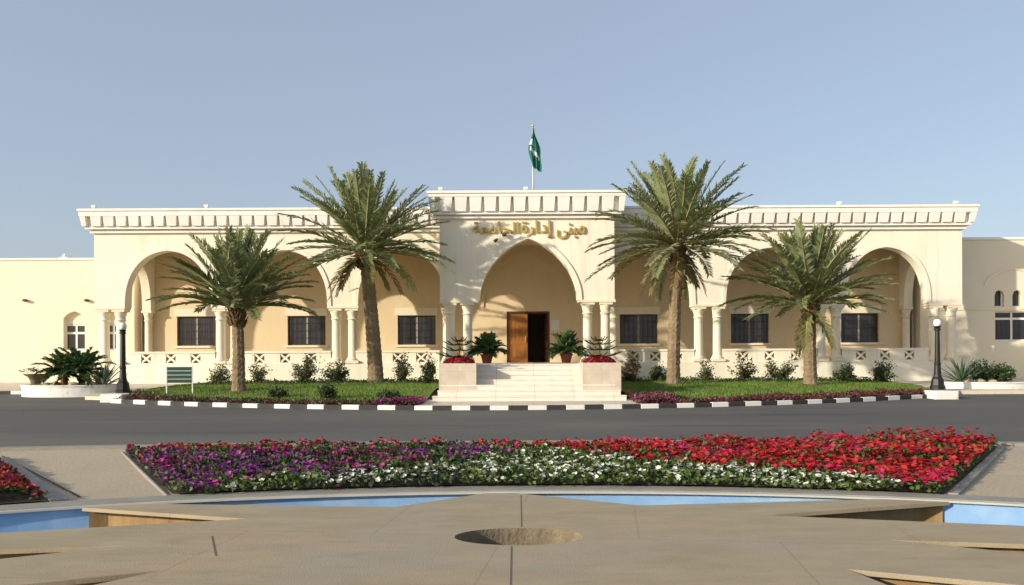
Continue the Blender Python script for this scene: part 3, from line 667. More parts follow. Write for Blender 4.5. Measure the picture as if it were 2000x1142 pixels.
# ================================================================ PALMS
def frond(m, base, az, el, L, mi, droop, seedv, lf=1.0, npairs=38):
    """feather leaf: arched rachis with folded leaflets"""
    d0 = Vector((math.cos(az) * math.cos(el), math.sin(az) * math.cos(el), math.sin(el)))
    side = Vector((-math.sin(az), math.cos(az), 0)); P = [Vector(base)]; T = []; n = 14; d = d0.copy(); seg = L / n
    bendax = side
    for i in range(n):
        T.append(d.copy()); P.append(P[-1] + d * seg)
        k = droop * (0.25 + 1.5 * i / n) / n
        d = (d + Vector((0, 0, -1)) * k + side * seedv * .035).normalized()
    T.append(d.copy())
    m.tube(P, [.03 * (1 - .85 * i / n) + .004 for i in range(n + 1)], 3, 4)
    def at(t):
        x = t * n; i = min(int(x), n - 1); f = x - i; return P[i].lerp(P[i + 1], f), T[i].lerp(T[i + 1], f).normalized()
    for j in range(npairs):
        t = .10 + .89 * (j / (npairs - 1)); p, dr = at(t); up = side.cross(dr) * -1
        if up.z < 0 and abs(dr.z) < .9: up = -up
        ll = lf * (.54 * min(1, .35 + t * 2.2) * (1 - .55 * max(0, t - .45) / .55)) * U(.85, 1.12)
        fw = .75 + .5 * t
        for sg in (-1, 1):
            a = U(-.12, .12); dl = (side * sg * (1 + a) * .85 + dr * (fw + U(-.15, .15)) + up * (.38 + U(-.25, .25))).normalized()
            w = dl.cross(up).normalized() * (.036 * (1.15 - .3 * t)); mid = p + dl * ll * .45; tip = p + dl * ll + Vector((0, 0, -.05 * ll - U(0, .09)))
            m.add([p - w * .5, p + w * .5, mid + w, tip, mid - w], [(0, 1, 2, 3, 4)], mi if random.random() > .08 else (mi + 1) % 3)
def palm(px_b, py_b, px_t, py_t, D, r0, r1, L, nf, lab, seed, stretch=1.0, hang=6, mixf=(0, 0, 1), emin=-4):
    random.seed(seed)
    Xb, Xt, zt_ = PX(px_b, D), PX(px_t, D), PZ(py_t, D, px_t); zb_ = lawnz(Xb, D)
    t = thing('date_palm', lab, 'palm tree', (Xb, D, zb_), 'date palms on the lawns')
    m = MB(); n, rows = 26, int((zt_ - zb_) * 16); hgt = zt_ - zb_
    for i in range(rows + 1):
        v = i / rows; z = zb_ - .1 + (hgt + .15) * v; r = r0 + (r1 - r0) * v + .07 * math.exp(-v * hgt / .25) + .07 * sm(.86, 1, v)
        cxx = Xb + (Xt - Xb) * (v ** 1.3); cyy = D + .06 * math.sin(v * 3)
        for k in range(n):
            a = 2 * math.pi * k / n; ph = (k / n * 9 + i * .28); ph2 = (-k / n * 9 + i * .28)
            bmp = .022 * max(math.cos(2 * math.pi * ph / 1.0 * .5) * math.cos(2 * math.pi * ph2 * .5), -.3) + U(-.007, .007)
            m.v.append((cxx + (r + bmp) * math.cos(a), cyy + (r + bmp) * math.sin(a), z))
    for i in range(rows):
        for k in range(n):
            k2 = (k + 1) % n; m.f.append((i * n + k, i * n + k2, (i + 1) * n + k2, (i + 1) * n + k)); m.m.append(0)
    tr = m.build('trunk', M['trunk'], t)
    m = MB()                                                   # cut leaf bases under the crown
    for k in range(54):
        a = k * 2.4; v = k / 54; z = zt_ - .65 + .75 * v; p = Vector((Xt + (r1 + .02) * math.cos(a), D + (r1 + .02) * math.sin(a), z)); d = Vector((math.cos(a) * .6, math.sin(a) * .6, 1)).normalized()
        l = U(.16, .34); sd = Vector((-math.sin(a), math.cos(a), 0)) * .06; o_ = Vector((math.cos(a), math.sin(a), 0)) * .05
        m.hexa([p - sd - o_, p + sd - o_, p + sd * .9 + o_, p - sd * .9 + o_], [p - sd * .5 + d * l, p + sd * .5 + d * l, p + sd * .4 + d * l + o_ * .4, p - sd * .4 + d * l + o_ * .4])
    m.build('leaf_base', M['boot'], t)
    m = MB(); c = Vector((Xt, D, zt_ + .05))
    for k in range(nf):
        v = (k + .5) / nf; az = k * 2.39996 + U(-.25, .25)
        el = R(82 - (82 - emin) * v ** 1.0 + U(-7, 7)); l = L * U(.86, 1.06) * (.83 + .17 * min(1, v * 2.2)); dr = .18 + .5 * v + U(-.08, .12)
        if el < R(5): dr *= .85
        mi = random.choice((0, 0, 1)) if v < .6 else random.choice(mixf)
        frond(m, c + Vector((math.cos(az) * r1 * .7 * math.cos(el), math.sin(az) * r1 * .7 * math.cos(el), .35 * (1 - v))), az, el, l, mi, dr, U(-1, 1))
    m.build('crown', [M['f1'], M['f2'], M['f3'], M['f4'], M['rachis']], t)
    m = MB()
    for k in range(hang):
        az = U(0, 6.28); frond(m, c + Vector((math.cos(az) * r1, math.sin(az) * r1, -.15)), az, R(U(-58, -28)), L * U(.45, .72), random.choice((2, 3)), .75, U(-1, 1), .8, 24)
    if hang: m.build('drooping_fronds', [M['f1'], M['f2'], M['f3'], M['f4'], M['rachis']], t)
    # ring of red-brown soil around the foot
    m = MB(); n = 28; vs = [(Xb, D, zb_ + .06)]
    for k in range(n):
        a = 6.283 * k / n; r = (.62 + .1 * math.sin(3 * a + seed)); x, y = Xb + r * math.cos(a) * 1.3, D + r * math.sin(a); vs.append((x, y, lawnz(x, y) + .008))
    m.add(vs, [(0, k + 1, (k + 1) % n + 1) for k in range(n)]); tag(m.build('soil_ring', M['soil'], smooth=True), kind='structure')
    return t
palm(466, 765, 463, 602, 28.4, .215, .185, 2.75, 66, 'shortest date palm standing in front of the left arcade', 5, hang=0, emin=3)
palm(734, 752, 714, 496, 32.6, .30, .235, 3.5, 72, 'tall date palm with slightly leaning trunk left of the entrance', 9, hang=7, emin=-14)
palm(1315, 752, 1324, 484, 30.5, .235, .20, 3.45, 76, 'tallest date palm, upright just right of the entrance', 21, hang=8, mixf=(0, 1, 2), emin=-16)
palm(1583, 754, 1583, 596, 30.3, .235, .205, 3.1, 68, 'short date palm in front of the right wing arches', 33, hang=3, emin=2)

# ================================================================ SHRUBS AND PLANTS
def shrub(px, py, hpx, wpx, D, lab, seed, mats=('shr', 'shr2'), dens=1.0, cat='shrub', group='shrubs along the podium wall', sprawl=.5, zfun=lawnz):
    random.seed(seed); X = PX(px, D); z0 = zfun(X, D); hh = hpx * D / F; ww = wpx * D / F
    t = thing('shrub', lab, cat, (X, D, z0), group)
    st_ = MB(); fo = MB(); nb = int(11 + 9 * dens)
    for k in range(nb):
        a = U(0, 6.283); lean = U(.1, 1) ** .6; top = Vector((X + math.cos(a) * ww * .5 * lean, D + math.sin(a) * ww * .45 * lean, z0 + hh * (1 - .5 * lean * lean) * U(.4, 1.12)))
        b0 = Vector((X + U(-.05, .05), D + U(-.05, .05), z0 - .03)); mid = b0.lerp(top, .5) + Vector((U(-.06, .06), U(-.06, .06), .08)); pts = [b0, mid, top]
        st_.tube(pts, [.016, .011, .005], 4)
        nl = int(70 * dens)
        for q in range(nl):
            tt = U(.08, 1) ** .9; p = (b0.lerp(mid, tt * 2) if tt < .5 else mid.lerp(top, tt * 2 - 1)) + Vector((random.gauss(0, 1), random.gauss(0, 1), random.gauss(0, .8))) * (.045 + .055 * sprawl)
            d = Vector((U(-1, 1), U(-1, 1), U(-.3, 1))).normalized(); l = U(.06, .12); w = d.cross(Vector((U(-1, 1), U(-1, 1), U(-1, 1)))).normalized() * l * .3
            fo.add([p, p + d * l * .5 + w, p + d * l, p + d * l * .5 - w], [(0, 1, 2, 3)], random.choice((0, 0, 1)))
    st_.build('stem', M['twig'], t); fo.build('foliage', [M[i] for i in mats], t)
    return t
SH = [(428, 755, 34, 46, 33.0, 'sparse light shrub beside the direction board, left of the shortest palm', ('shr2', 'shr'), .7),
      (506, 757, 44, 40, 33.2, 'thin light shrub just right of the shortest palm', ('shr2', 'shr'), .6),
      (592, 755, 60, 66, 32.6, 'spreading dark shrub with upright twigs midway between the two left palms', ('shr', 'shr2'), 1.1),
      (655, 753, 40, 56, 32.4, 'rounded dark shrub left of the leaning palm trunk', ('shr', 'shr'), 1.1),
      (786, 752, 48, 42, 33.0, 'pale twiggy shrub just right of the leaning palm trunk', ('shr2', 'shr'), .8),
      (838, 757, 50, 36, 31.5, 'green shrub close to the left stone planter', ('shr', 'shr2'), 1.0),
      (1229, 757, 62, 40, 31.8, 'tall reddish shrub beside the right stone planter', ('shr3', 'shr'), 1.0),
      (1284, 754, 28, 32, 32.8, 'small low shrub left of the tallest palm trunk', ('shr', 'shr2'), .9),
      (1378, 754, 36, 36, 33.2, 'thin shrub right of the tallest palm trunk', ('shr2', 'shr'), .6),
      (1450, 755, 48, 60, 33.0, 'sprawling shrub with light leaves midway between the two right palms', ('shr2', 'shr'), .8),
      (1524, 754, 46, 64, 32.8, 'broad dark shrub left of the short right palm', ('shr', 'shr2'), 1.1),
      (1650, 755, 30, 44, 32.4, 'low dark shrub just right of the short right palm', ('shr', 'shr'), 1.1),
      (1724, 757, 38, 40, 32.2, 'rightmost dark shrub on the lawn, upright and bushy', ('shr', 'shr'), 1.0)]
for i, (px, py, hp, wp, D, lab, ms, de) in enumerate(SH): shrub(px, py, hp + 8, wp, D, lab, 100 + i, ms, de)
for i, (px, D, hp, wp, lab) in enumerate([(640, 25.6, 30, 26, 'dark twiggy shrub near the kerb on the left lawn'), (541, 26.2, 16, 34, 'very low dark shrub near the kerb, left of the twiggy one'), (878, 0, 0, 0, ''), (760, 25.4, 11, 40, 'flat dark clump near the kerb left of the purple flowers')]):
    if D: shrub(px, 0, hp, wp, D, lab, 140 + i, ('shr', 'shr'), .9, group='shrubs near the left kerb')

def rosette(name, X, Y, z, n, L, W, m, lab, cat, group=None, lo=10, hi=80, seed=1):
    random.seed(seed); t = MB()
    for k in range(n):
        a = k * 2.39996 + U(-.2, .2); v = k / n; el = R(hi - (hi - lo) * v + U(-5, 5)); d = Vector((math.cos(a) * math.cos(el), math.sin(a) * math.cos(el), math.sin(el))); sd = Vector((-math.sin(a), math.cos(a), 0)); up = sd.cross(d) * -1
        if up.z < 0: up = -up
        l = L * U(.8, 1.1); base = Vector((X, Y, z)) + d * .04; ring = []
        for j in range(7):
            tt = j / 6; w = W * (.55 + .9 * tt * (1 - tt) * 2) * (1 - tt ** 3) + .002; p = base + d * l * tt + up * (-.10 * l * tt * tt); ring.append((p - sd * w + up * w * .35, p - up * .012, p + sd * w + up * w * .35))
        vs = [q for r_ in ring for q in r_]; fs = []
        for j in range(6):
            fs += [(j * 3, j * 3 + 1, j * 3 + 4, j * 3 + 3), (j * 3 + 1, j * 3 + 2, j * 3 + 5, j * 3 + 4)]
        t.add(vs, fs)
    o = t.build(name, m, loc=(X, Y, z)); tag(o, lab, cat, group); return o
def cycad(X, Y, z, hgt, L, n, lab, seed, cat='fern palm', lo=-5, hi=70, group=None, mi='dark', lf=.62):
    random.seed(seed); t = thing('fern_palm', lab, cat, (X, Y, z), group)
    m = MB(); m.lathe(X, Y, [(.11, z - .05), (.12, z + hgt * .3), (.10, z + hgt)], 9); m.build('trunk', M['boot'], t)
    m = MB()
    for k in range(n):
        v = k / n; frond(m, (X, Y, z + hgt), k * 2.39996, R(hi - (hi - lo) * v + U(-6, 6)), L * U(.85, 1.1), 0, .7 + .5 * v, U(-1, 1), lf, 24)
    m.build('crown', [M[mi], M[mi], M['shr'], M['shr'], M['rachis']], t); return t

# round white planters at both ends, with their plants
def drum(X, Y, sx, sy, ztop, lab):
    z0 = g(Y); t = thing('round_planter', lab, 'planter', (X, Y, z0), 'round white planters beside the lamp posts')
    m = MB(); m.lathe(X, Y, [(1, z0 - .1), (1.0, ztop - .06), (1.03, ztop - .05), (1.03, ztop), (.93, ztop), (.93, ztop - .1)], 56, sx=sx, sy=sy); m.f.pop(); m.m.pop(); m.build('wall', M['kw'], t)
    m = MB(); m.lathe(X, Y, [(.925, ztop - .3), (.925, ztop - .08), (.5, ztop - .02)], 40, sx=sx, sy=sy); m.build('soil', M['sand'], t, smooth=True); return ztop - .05
DX, DY = PX(140, 30.2), 30.2
zt_ = drum(DX, DY, 1.75, 1.05, PZ(751, 29.3, 140), 'round white planter with fern palms at the left side of the road')
cycad(PX(122, DY), DY + .1, zt_, .42, 1.0, 30, 'dark green fern palm on a short trunk in the left round planter', 51, group='fern palms in the planters')
cycad(PX(163, DY), DY - .1, zt_, .5, 1.1, 34, 'larger dark green fern palm at the middle of the left round planter', 52, group='fern palms in the planters')
rosette('agave', PX(203, DY - .3), DY - .3, zt_ - .02, 34, .95, .05, M['agave'], 'grey green spiky agave at the right of the left round planter', 'agave', 'agaves in the planters', 5, 82, 3)
# urn with a dark low plant
UX, UY = PX(70, 31.8), 31.8; zu = g(UY) + .125
t = thing('stone_urn', 'weathered stone urn with spreading brim left of the fern palms', 'urn', (UX, UY, zu))
m = MB(); m.lathe(UX, UY, [(.2, zu - .02), (.22, zu + .06), (.17, zu + .12), (.2, zu + .35), (.28, zu + .5), (.42, zu + .58), (.43, zu + .62), (.3, zu + .6)], 18); m.build('bowl', M['urn'], t, smooth=True)
m = MB(); random.seed(8)
for k in range(240):
    a = U(0, 6.28); r = .62 * math.sqrt(U(0, 1)); p = Vector((UX + r * math.cos(a), UY + r * math.sin(a), zu + .68 + .16 * (1 - r / .62) + U(-.03, .05))); d = Vector((math.cos(a), math.sin(a), U(-.4, .5))).normalized(); w = Vector((-math.sin(a), math.cos(a), 0)) * .03
    m.add([p, p + d * .07 + w, p + d * .15, p + d * .07 - w], [(0, 1, 2, 3)])
m.build('plant', M['leafdark'], t)
def rock(X, Y, z, r, lab, seed):
    random.seed(seed); import bmesh
    bm = bmesh.new(); bmesh.ops.create_icosphere(bm, subdivisions=2, radius=r)
    for v in bm.verts: v.co = Vector((v.co.x * 1.25, v.co.y, v.co.z * .75)) * U(.8, 1.15)
    me = bpy.data.meshes.new('rock'); bm.to_mesh(me); bm.free(); me.materials.append(M['rock'])
    o = bpy.data.objects.new('rock', me); COL.objects.link(o); o.location = (X, Y, z + r * .4); tag(o, lab, 'rock', 'rocks in the round planters')
for i, (px, r, lab) in enumerate(((92, .13, 'small rock nearest the stone urn in the left round planter'), (108, .16, 'larger pale rock under the left fern palm'), (143, .15, 'pale rock between the two fern palms'), (182, .14, 'rock left of the grey agave'))):
    rock(PX(px, DY - .45), DY - .45, zt_, r, lab, 60 + i)
EX, EY = PX(1925, 30.4), 30.4
zt2 = drum(EX, EY, 1.9, 1.05, PZ(745, 29.4, 1925), 'round white planter with dark shrubs at the right side of the road')
rosette('agave', PX(1878, EY - .1), EY - .1, zt2 - .02, 36, 1.0, .05, M['agv2'], 'dark green spiky agave at the left of the right round planter', 'agave', 'agaves in the planters', 5, 82, 6)
shrub(1918, 0, 42, 52, EY, 'dark green shrub in the middle of the right round planter', 71, ('dark', 'shr'), 1.6, group='shrubs in the right round planter', zfun=lambda X, Y: zt2)
shrub(1957, 0, 34, 46, EY + .1, 'lower mid green shrub at the right of the right round planter', 72, ('shr', 'dark'), 1.5, group='shrubs in the right round planter', zfun=lambda X, Y: zt2)
for i, (px, lab) in enumerate(((1893, 'reddish rock beside the dark agave'), (1915, 'larger rock under the middle shrub of the right planter'), (1940, 'rock at the right of the right round planter'))):
    rock(PX(px, EY - .55), EY - .55, zt2, .13 + .02 * (i == 1), lab, 80 + i)
# potted plants by the door
def potted(px, D, lab, seed, L, h):
    X = PX(px, D); z = FL + .004; p = MB(); p.lathe(X, D, [(.17, z), (.24, z + .3), (.27, z + .3), (.27, z + .37), (.22, z + .36)], 18)
    tag(p.build('flower_pot', M['terra'], loc=(X, D, z), smooth=False), 'terracotta pot ' + lab, 'pot', 'pots by the door')
    cycad(X, D, z + .3, h, L, 34, 'bushy dark palm in the pot ' + lab, seed, 'potted palm', 8, 88, 'potted palms by the door', lf=.8)
potted(951, 33.2, 'left of the entrance door', 91, .85, .06)
potted(1106, 33.2, 'right of the entrance door', 92, .85, .06)

# ================================================================ GRASS AND GROUND COVER
random.seed(77)
def scatter_blades(n, xr, yfun, hmin, hmax, mats, name, label, cat, zf, w=.012, lean=.4, cond=None):
    m = MB()
    for _ in range(n):
        X = U(*xr); y0, y1 = yfun(X); Y = U(y0, y1)
        if cond and not cond(X, Y): continue
        z = zf(X, Y); h_ = U(hmin, hmax); a = U(0, 6.28); dx, dy = math.cos(a) * w, math.sin(a) * w
        m.add([(X - dx, Y - dy, z - .01), (X + dx, Y + dy, z - .01), (X + U(-lean, lean) * h_, Y + U(-lean, lean) * h_, z + h_)], [(0, 1, 2)], random.randrange(len(mats)))
    o = m.build(name, mats); tag(o, label, cat, kind='stuff'); return o
scatter_blades(26000, (-13.3, -2.8), lambda X: (kerbY(X) + .9, 34.5), .05, .10, [M['blade']], 'grass', 'short green grass of the left lawn', 'grass', lawnz)
scatter_blades(26000, (3.8, 15), lambda X: ((kerbY(X) if X < 14 else 28) + 1.0, 34.5), .05, .10, [M['blade']], 'grass', 'short green grass of the right lawn', 'grass', lawnz)
def cover(name, xr, yfun, n, mats, lab, hh, zf=lawnz):
    m = MB()
    for _ in range(n):
        X = U(*xr); y0, y1 = yfun(X); Y = U(y0, y1); bump = hh * (.55 + .45 * math.sin(X * 3.1 + 1.3 * math.sin(Y * 2.3)) * math.sin(Y * 3.7 + X))
        p = Vector((X, Y, zf(X, Y) + U(.0, 1) * max(.03, bump))); d = Vector((U(-1, 1), U(-1, 1), U(0, 1))).normalized(); l = U(.05, .1); w = d.cross(Vector((U(-1, 1), U(-1, 1), U(-1, 1)))).normalized() * l * .35
        m.add([p, p + d * l * .5 + w, p + d * l, p + d * l * .5 - w], [(0, 1, 2, 3)], random.randrange(len(mats)))
    o = m.build(name, mats); tag(o, lab, 'ground cover', kind='stuff'); return o
cover('ground_cover', (-13.4, -2.7), lambda X: (kerbY(X) + .17, kerbY(X) + (.85 if X > -10.5 else .85 + (-10.5 - X) * .55)), 5200, [M['maroon'], M['shr'], M['shr3'], M['shr']], 'dull maroon and green edging plants along the left kerb', .16)
cover('ground_cover', (3.7, 14.2), lambda X: (kerbY(X) + .17, kerbY(X) + .95), 7000, [M['maroon'], M['maroon'], M['shr3'], M['shr']], 'maroon edging plants along the right kerb', .2)
cover('ground_cover', (-12.4, -2.8), lambda X: (32.0, 34.6), 5200, [M['shr'], M['shr'], M['leafdark'], M['shr2']], 'low dark undergrowth along the podium wall left of the stairs', .2)
cover('ground_cover', (4.2, 15.0), lambda X: (32.0, 34.6), 5800, [M['shr'], M['shr'], M['leafdark'], M['shr2']], 'low dark undergrowth along the podium wall right of the stairs', .2)
cover('purple_ground_cover', (-4.0, -2.62), lambda X: (kerbY(X) + .2, kerbY(X) + .5 + (X + 4.0) * .9), 2200, [M['purp'], M['mag'], M['maroon'], M['shr']], 'purple flowers at the left foot of the stairs', .26)
cover('red_ground_cover', (3.6, 4.9), lambda X: (kerbY(X) + .2, kerbY(X) + 2.4 - (X - 3.6) * 1.2), 2000, [M['maroon'], M['mag'], M['shr3'], M['shr']], 'reddish flowers at the right foot of the stairs', .26)
# soil strip under the edging
for x0, x1 in ((-13.5, -2.64), (3.68, 14.2)):
    sheet('edging_soil', M['dirt'], lin(x0, x1, 50), lambda X: lin(kerbY(X) + .155, kerbY(X) + .95, 5), lambda X, Y: lawnz(X, Y) + .006)

# ================================================================ FLOWER BEDS
bl0, bl1 = flat(350, 962), gnd(243, 882)
br0, br1 = flat(1812, 956), gnd(1946, 873)
bl0 = (bl0[0], ellY(bl0[0], .47)); br0 = (br0[0], ellY(br0[0], .47))
def bedpt(u, v):
    X0 = bl0[0] + (br0[0] - bl0[0]) * u; Y0 = ellY(X0, .50); X1 = bl1[0] + (br1[0] - bl1[0]) * u; Y1 = bl1[1] + .28 * (1 - (2 * u - 1) ** 2)
    return X0 + (X1 - X0) * v, Y0 + (Y1 - Y0) * v
m = MB(); NU, NV = 60, 10
for i in range(NU + 1):
    for j in range(NV + 1):
        X, Y = bedpt(i / NU, j / NV); m.v.append((X, Y, g(Y) + .03))
for i in range(NU):
    for j in range(NV):
        a = i * (NV + 1) + j; m.f.append((a, a + NV + 1, a + NV + 2, a + 1)); m.m.append(0)
tag(m.build('bed_soil', M['dirt']), kind='structure')
import mathutils
def nz(x, y, s=1.0, o=0.0): return mathutils.noise.noise(Vector((x * s + o, y * s - o, o * .37)))
def whitelim(px):
    pts = [(380, -.05), (480, .03), (600, .12), (750, .26), (900, .38), (1000, .60), (1060, .92), (1120, .62), (1250, .34), (1400, .24), (1550, .16), (1680, .09), (1750, -.05)]
    if px <= pts[0][0] or px >= pts[-1][0]: return -.1
    for (a, b_), (c, d) in zip(pts, pts[1:]):
        if a <= px <= c: return b_ + (d - b_) * (px - a) / (c - a)
def flower(m, p, r, mi, tilt=1.0):
    q = Matrix.Translation(p) @ Matrix.Rotation(U(0, 6.28), 4, 'Z') @ Matrix.Rotation(U(-.2, .9) * tilt, 4, 'X') @ Matrix.Rotation(U(0, 1.25), 4, 'Z')
    vs = [q @ Vector((0, 0, -r * .45))]
    for k in range(10):
        a = k * .62832; rr = r * (1 if k % 2 == 0 else .84); vs.append(q @ Vector((rr * math.cos(a), rr * math.sin(a), U(-.08, .08) * r)))
    m.add(vs, [(0, k + 1, (k + 1) % 10 + 1) for k in range(10)], mi)
def leaf4(m, p, mi, lo=.05, hi=.09):
    d = Vector((U(-1, 1), U(-1, 1), U(-.1, 1))).normalized(); l = U(lo, hi); w = d.cross(Vector((U(-1, 1), U(-1, 1), U(-1, 1)))).normalized() * l * .36
    m.add([p, p + d * l * .5 + w, p + d * l, p + d * l * .5 - w], [(0, 1, 2, 3)], mi)
red, pur, whi, lf = MB(), MB(), MB(), MB()
def height(X, Y, v):
    h_ = .13 + .06 * nz(X, Y, 1.1, 3) + .08 * nz(X, Y, 3.3, 9) - .03 * sm(.5, 1, v) + .08 * sm(4.5, 7.5, X)
    return max(.06, h_)
def side_taper(u, v): return min(1, .6 + 5 * min(u, 1 - u, .06 + v, 1.05 - v))
random.seed(5)
for _ in range(34000):
    u, v = U(0.0, 1), U(-.045, .99); X, Y = bedpt(u, v); h_ = height(X, Y, v) * side_taper(u, v)
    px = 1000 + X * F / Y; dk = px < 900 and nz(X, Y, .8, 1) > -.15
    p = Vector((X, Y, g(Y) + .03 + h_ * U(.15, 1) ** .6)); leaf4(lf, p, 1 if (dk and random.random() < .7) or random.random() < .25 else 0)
NFL = 0
for _ in range(9800):
    u, v = U(0.0, 1), U(-.04, .985); X, Y = bedpt(u, v); h_ = height(X, Y, v) * side_taper(u, v); px = 1000 + X * F / Y
    wl_ = whitelim(px) + .10 * nz(X, Y, .9, 4) + U(-.06, .06); c1 = nz(X, Y, .75, 7); c2 = nz(X, Y, 2.2, 2)
    p = Vector((X, Y, g(Y) + .03 + h_ + U(-.01, .035)))
    if v < wl_:
        if random.random() > (.30 + .5 * c2 + (.3 if px > 1350 and v < .2 else 0)): continue
        if px < 700 and random.random() < .3: flower(pur, p, U(.035, .05), random.randrange(2)); continue
        flower(whi, p, U(.03, .047), 0)
    else:
        rr = sm(960, 1120, px + 90 * c1)
        isred = random.random() < rr
        if not isred and v > .80 and px < 1000 and (nz(X, 0, .8, 13) > -.3): isred = random.random() < .85
        if px < 300 and v > .6: isred = random.random() < .4
        if isred:
            dens = .62 + .55 * c2 + (.32 if px > 1400 else 0) - (.12 if px < 1000 else 0)
            if random.random() > dens: continue
            flower(red, p + Vector((0, 0, U(0, .05) + .07 * max(0, nz(X, Y, 1.7, 21)))), U(.036, .056), random.choice((0, 0, 1)) if c1 < .18 else random.choice((2, 2, 0)))
        else:
            if random.random() > .52 + .75 * c2 - (.2 if 620 < px < 1000 else 0): continue
            flower(pur, p, U(.036, .054), 1 if c1 > .12 else 0)
    NFL += 1
# a few taller red blooms at the far right of the bed
for _ in range(520):
    u, v = U(.80, .985), U(.35, .97); X, Y = bedpt(u, v)
    if nz(X, Y, 1.3, 31) < .0: continue
    p = Vector((X, Y, g(Y) + .26 + U(0, .16))); flower(red, p, U(.036, .056), random.choice((0, 2, 0))); leaf4(lf, p - Vector((0, 0, .05)), 0); leaf4(lf, p - Vector((0, 0, .09)), 0)
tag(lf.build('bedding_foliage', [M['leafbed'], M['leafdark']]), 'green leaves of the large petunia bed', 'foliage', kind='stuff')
tag(red.build('red_bedding_flowers', [M['red'], M['scar'], M['pink']]), 'red petunias massed in the right and back of the large bed', 'flowers', kind='stuff')
tag(pur.build('purple_bedding_flowers', [M['purp'], M['mag']]), 'purple petunias massed in the left of the large bed', 'flowers', kind='stuff')
tag(whi.build('white_bedding_flowers', [M['white']]), 'white petunias along the front middle of the large bed', 'flowers', kind='stuff')
# second bed at the left edge of the picture
e0, e1 = flat(110, 976), gnd(-12, 897)
def bed2(u, v):
    A = (e0[0] - 4.2 * (1 - u), 0); Y0 = ellY(A[0], .5); X1 = e1[0] - 4.6 * (1 - u); Y1 = e1[1] - 1.4 * (1 - u); return A[0] + (X1 - A[0]) * v, Y0 + (Y1 - Y0) * v
m = MB(); NU, NV = 30, 8
for i in range(NU + 1):
    for j in range(NV + 1):
        X, Y = bed2(i / NU, j / NV); m.v.append((X, Y, g(Y) + .03))
for i in range(NU):
    for j in range(NV):
        a = i * (NV + 1) + j; m.f.append((a, a + NV + 1, a + NV + 2, a + 1)); m.m.append(0)
tag(m.build('bed_soil', M['dirt']), kind='structure')
r2, l2 = MB(), MB()
for _ in range(2600):
    u, v = U(.3, .995), U(.01, .98); X, Y = bed2(u, v); h_ = (.17 + .08 * nz(X, Y, 1.5, 6)) * min(1, .4 + 8 * (1 - u))
    p = Vector((X, Y, g(Y) + .03 + h_ + U(-.02, .03)))
    if random.random() < .75: flower(r2, p, U(.036, .056), random.choice((0, 0, 1, 2)))
for _ in range(6000):
    u, v = U(.3, .997), U(.0, .99); X, Y = bed2(u, v); h_ = (.17 + .08 * nz(X, Y, 1.5, 6)) * min(1, .4 + 8 * (1 - u)); leaf4(l2, Vector((X, Y, g(Y) + .03 + h_ * U(.2, 1))), random.randrange(2))
tag(l2.build('bedding_foliage', [M['leafbed'], M['leafdark']]), 'green leaves of the small bed at the left edge', 'foliage', kind='stuff')
tag(r2.build('red_bedding_flowers', [M['red'], M['scar'], M['pink']]), 'red petunias of the small bed at the left edge', 'flowers', kind='stuff')
# borders of the beds
def border(p0, p1, w, h_, lab, m_='rim'):
    (x0, y0), (x1, y1) = p0, p1; d = Vector((x1 - x0, y1 - y0)).normalized(); nrm = Vector((-d.y, d.x)) * w; b = MB(); q = [(x0, y0), (x1, y1), (x1 + nrm.x, y1 + nrm.y), (x0 + nrm.x, y0 + nrm.y)]
    b.hexa([(a, c, g(c) - .05) for a, c in q], [(a, c, g(c) + h_) for a, c in q])
    tag(b.build('bed_border', M[m_], loc=(x0, y0, g(y0)), fix=True, bevel=.012), lab, 'border', 'concrete bed borders')
border((br0[0] + .03, br0[1] - .0), (br1[0] + .03, br1[1] - .0), -.12, .035, 'pale concrete border along the right side of the large flower bed')
border((bl0[0] - .03, bl0[1]), (bl1[0] - .03, bl1[1]), .04, .015, 'narrow concrete border along the left side of the large flower bed', 'rim')
e0b, e1b = bed2(1, 0), bed2(1, 1); border((e0b[0] + .02, e0b[1]), (e1b[0] + .02, e1b[1]), -.2, .035, 'pale concrete border along the small bed at the left edge')
gp0, gp1 = flat(158, 970), gnd(4, 889)
m = MB(); d = Vector((gp1[0] - gp0[0], gp1[1] - gp0[1])).normalized(); nn = Vector((-d.y, d.x)) * .03
m.add([(gp0[0], gp0[1], g(gp0[1]) + .004), (gp1[0], gp1[1], g(gp1[1]) + .004), (gp1[0] + nn.x, gp1[1] + nn.y, g(gp1[1]) + .004), (gp0[0] + nn.x, gp0[1] + nn.y, g(gp0[1]) + .004)], [(0, 1, 2, 3)])
tag(m.build('paving_joint', M['dirt']), kind='structure')

# ================================================================ FOUNTAIN
fo = thing('fountain', 'empty blue basin with star shaped tan stone deck in the foreground', 'fountain', (ECX, ECY, 0))
m = MB(); n = 160
def ring(k0, k1, z0, z1, mtl, name, bevel=0):
    m = MB(); n = 160
    for k, z in ((k0, z0), (k0, z1), (k1, z1), (k1, z0)):
        for i in range(n): X, Y = ell(k, 2 * math.pi * i / n); m.v.append((X, Y, z))
    for j in range(4):
        for i in range(n):
            i2 = (i + 1) % n; j2 = (j + 1) % 4; m.f.append((j * n + i, j * n + i2, j2 * n + i2, j2 * n + i)); m.m.append(0)
    return m.build(name, mtl, fo, fix=True)
ring(.06, .45, -.3, .02, M['rim'], 'rim'); ring(-.02, .058, -.012, .012, M['lip'], 'rim_lip'); ring(.05, .058, -.6, -.013, M['pool'], 'basin_wall')
m = MB(); m.add([(*ell(.048, 2 * math.pi * i / n), -.55) for i in range(n)], [tuple(range(n))]); m.build('basin_floor', M['pool'], fo)
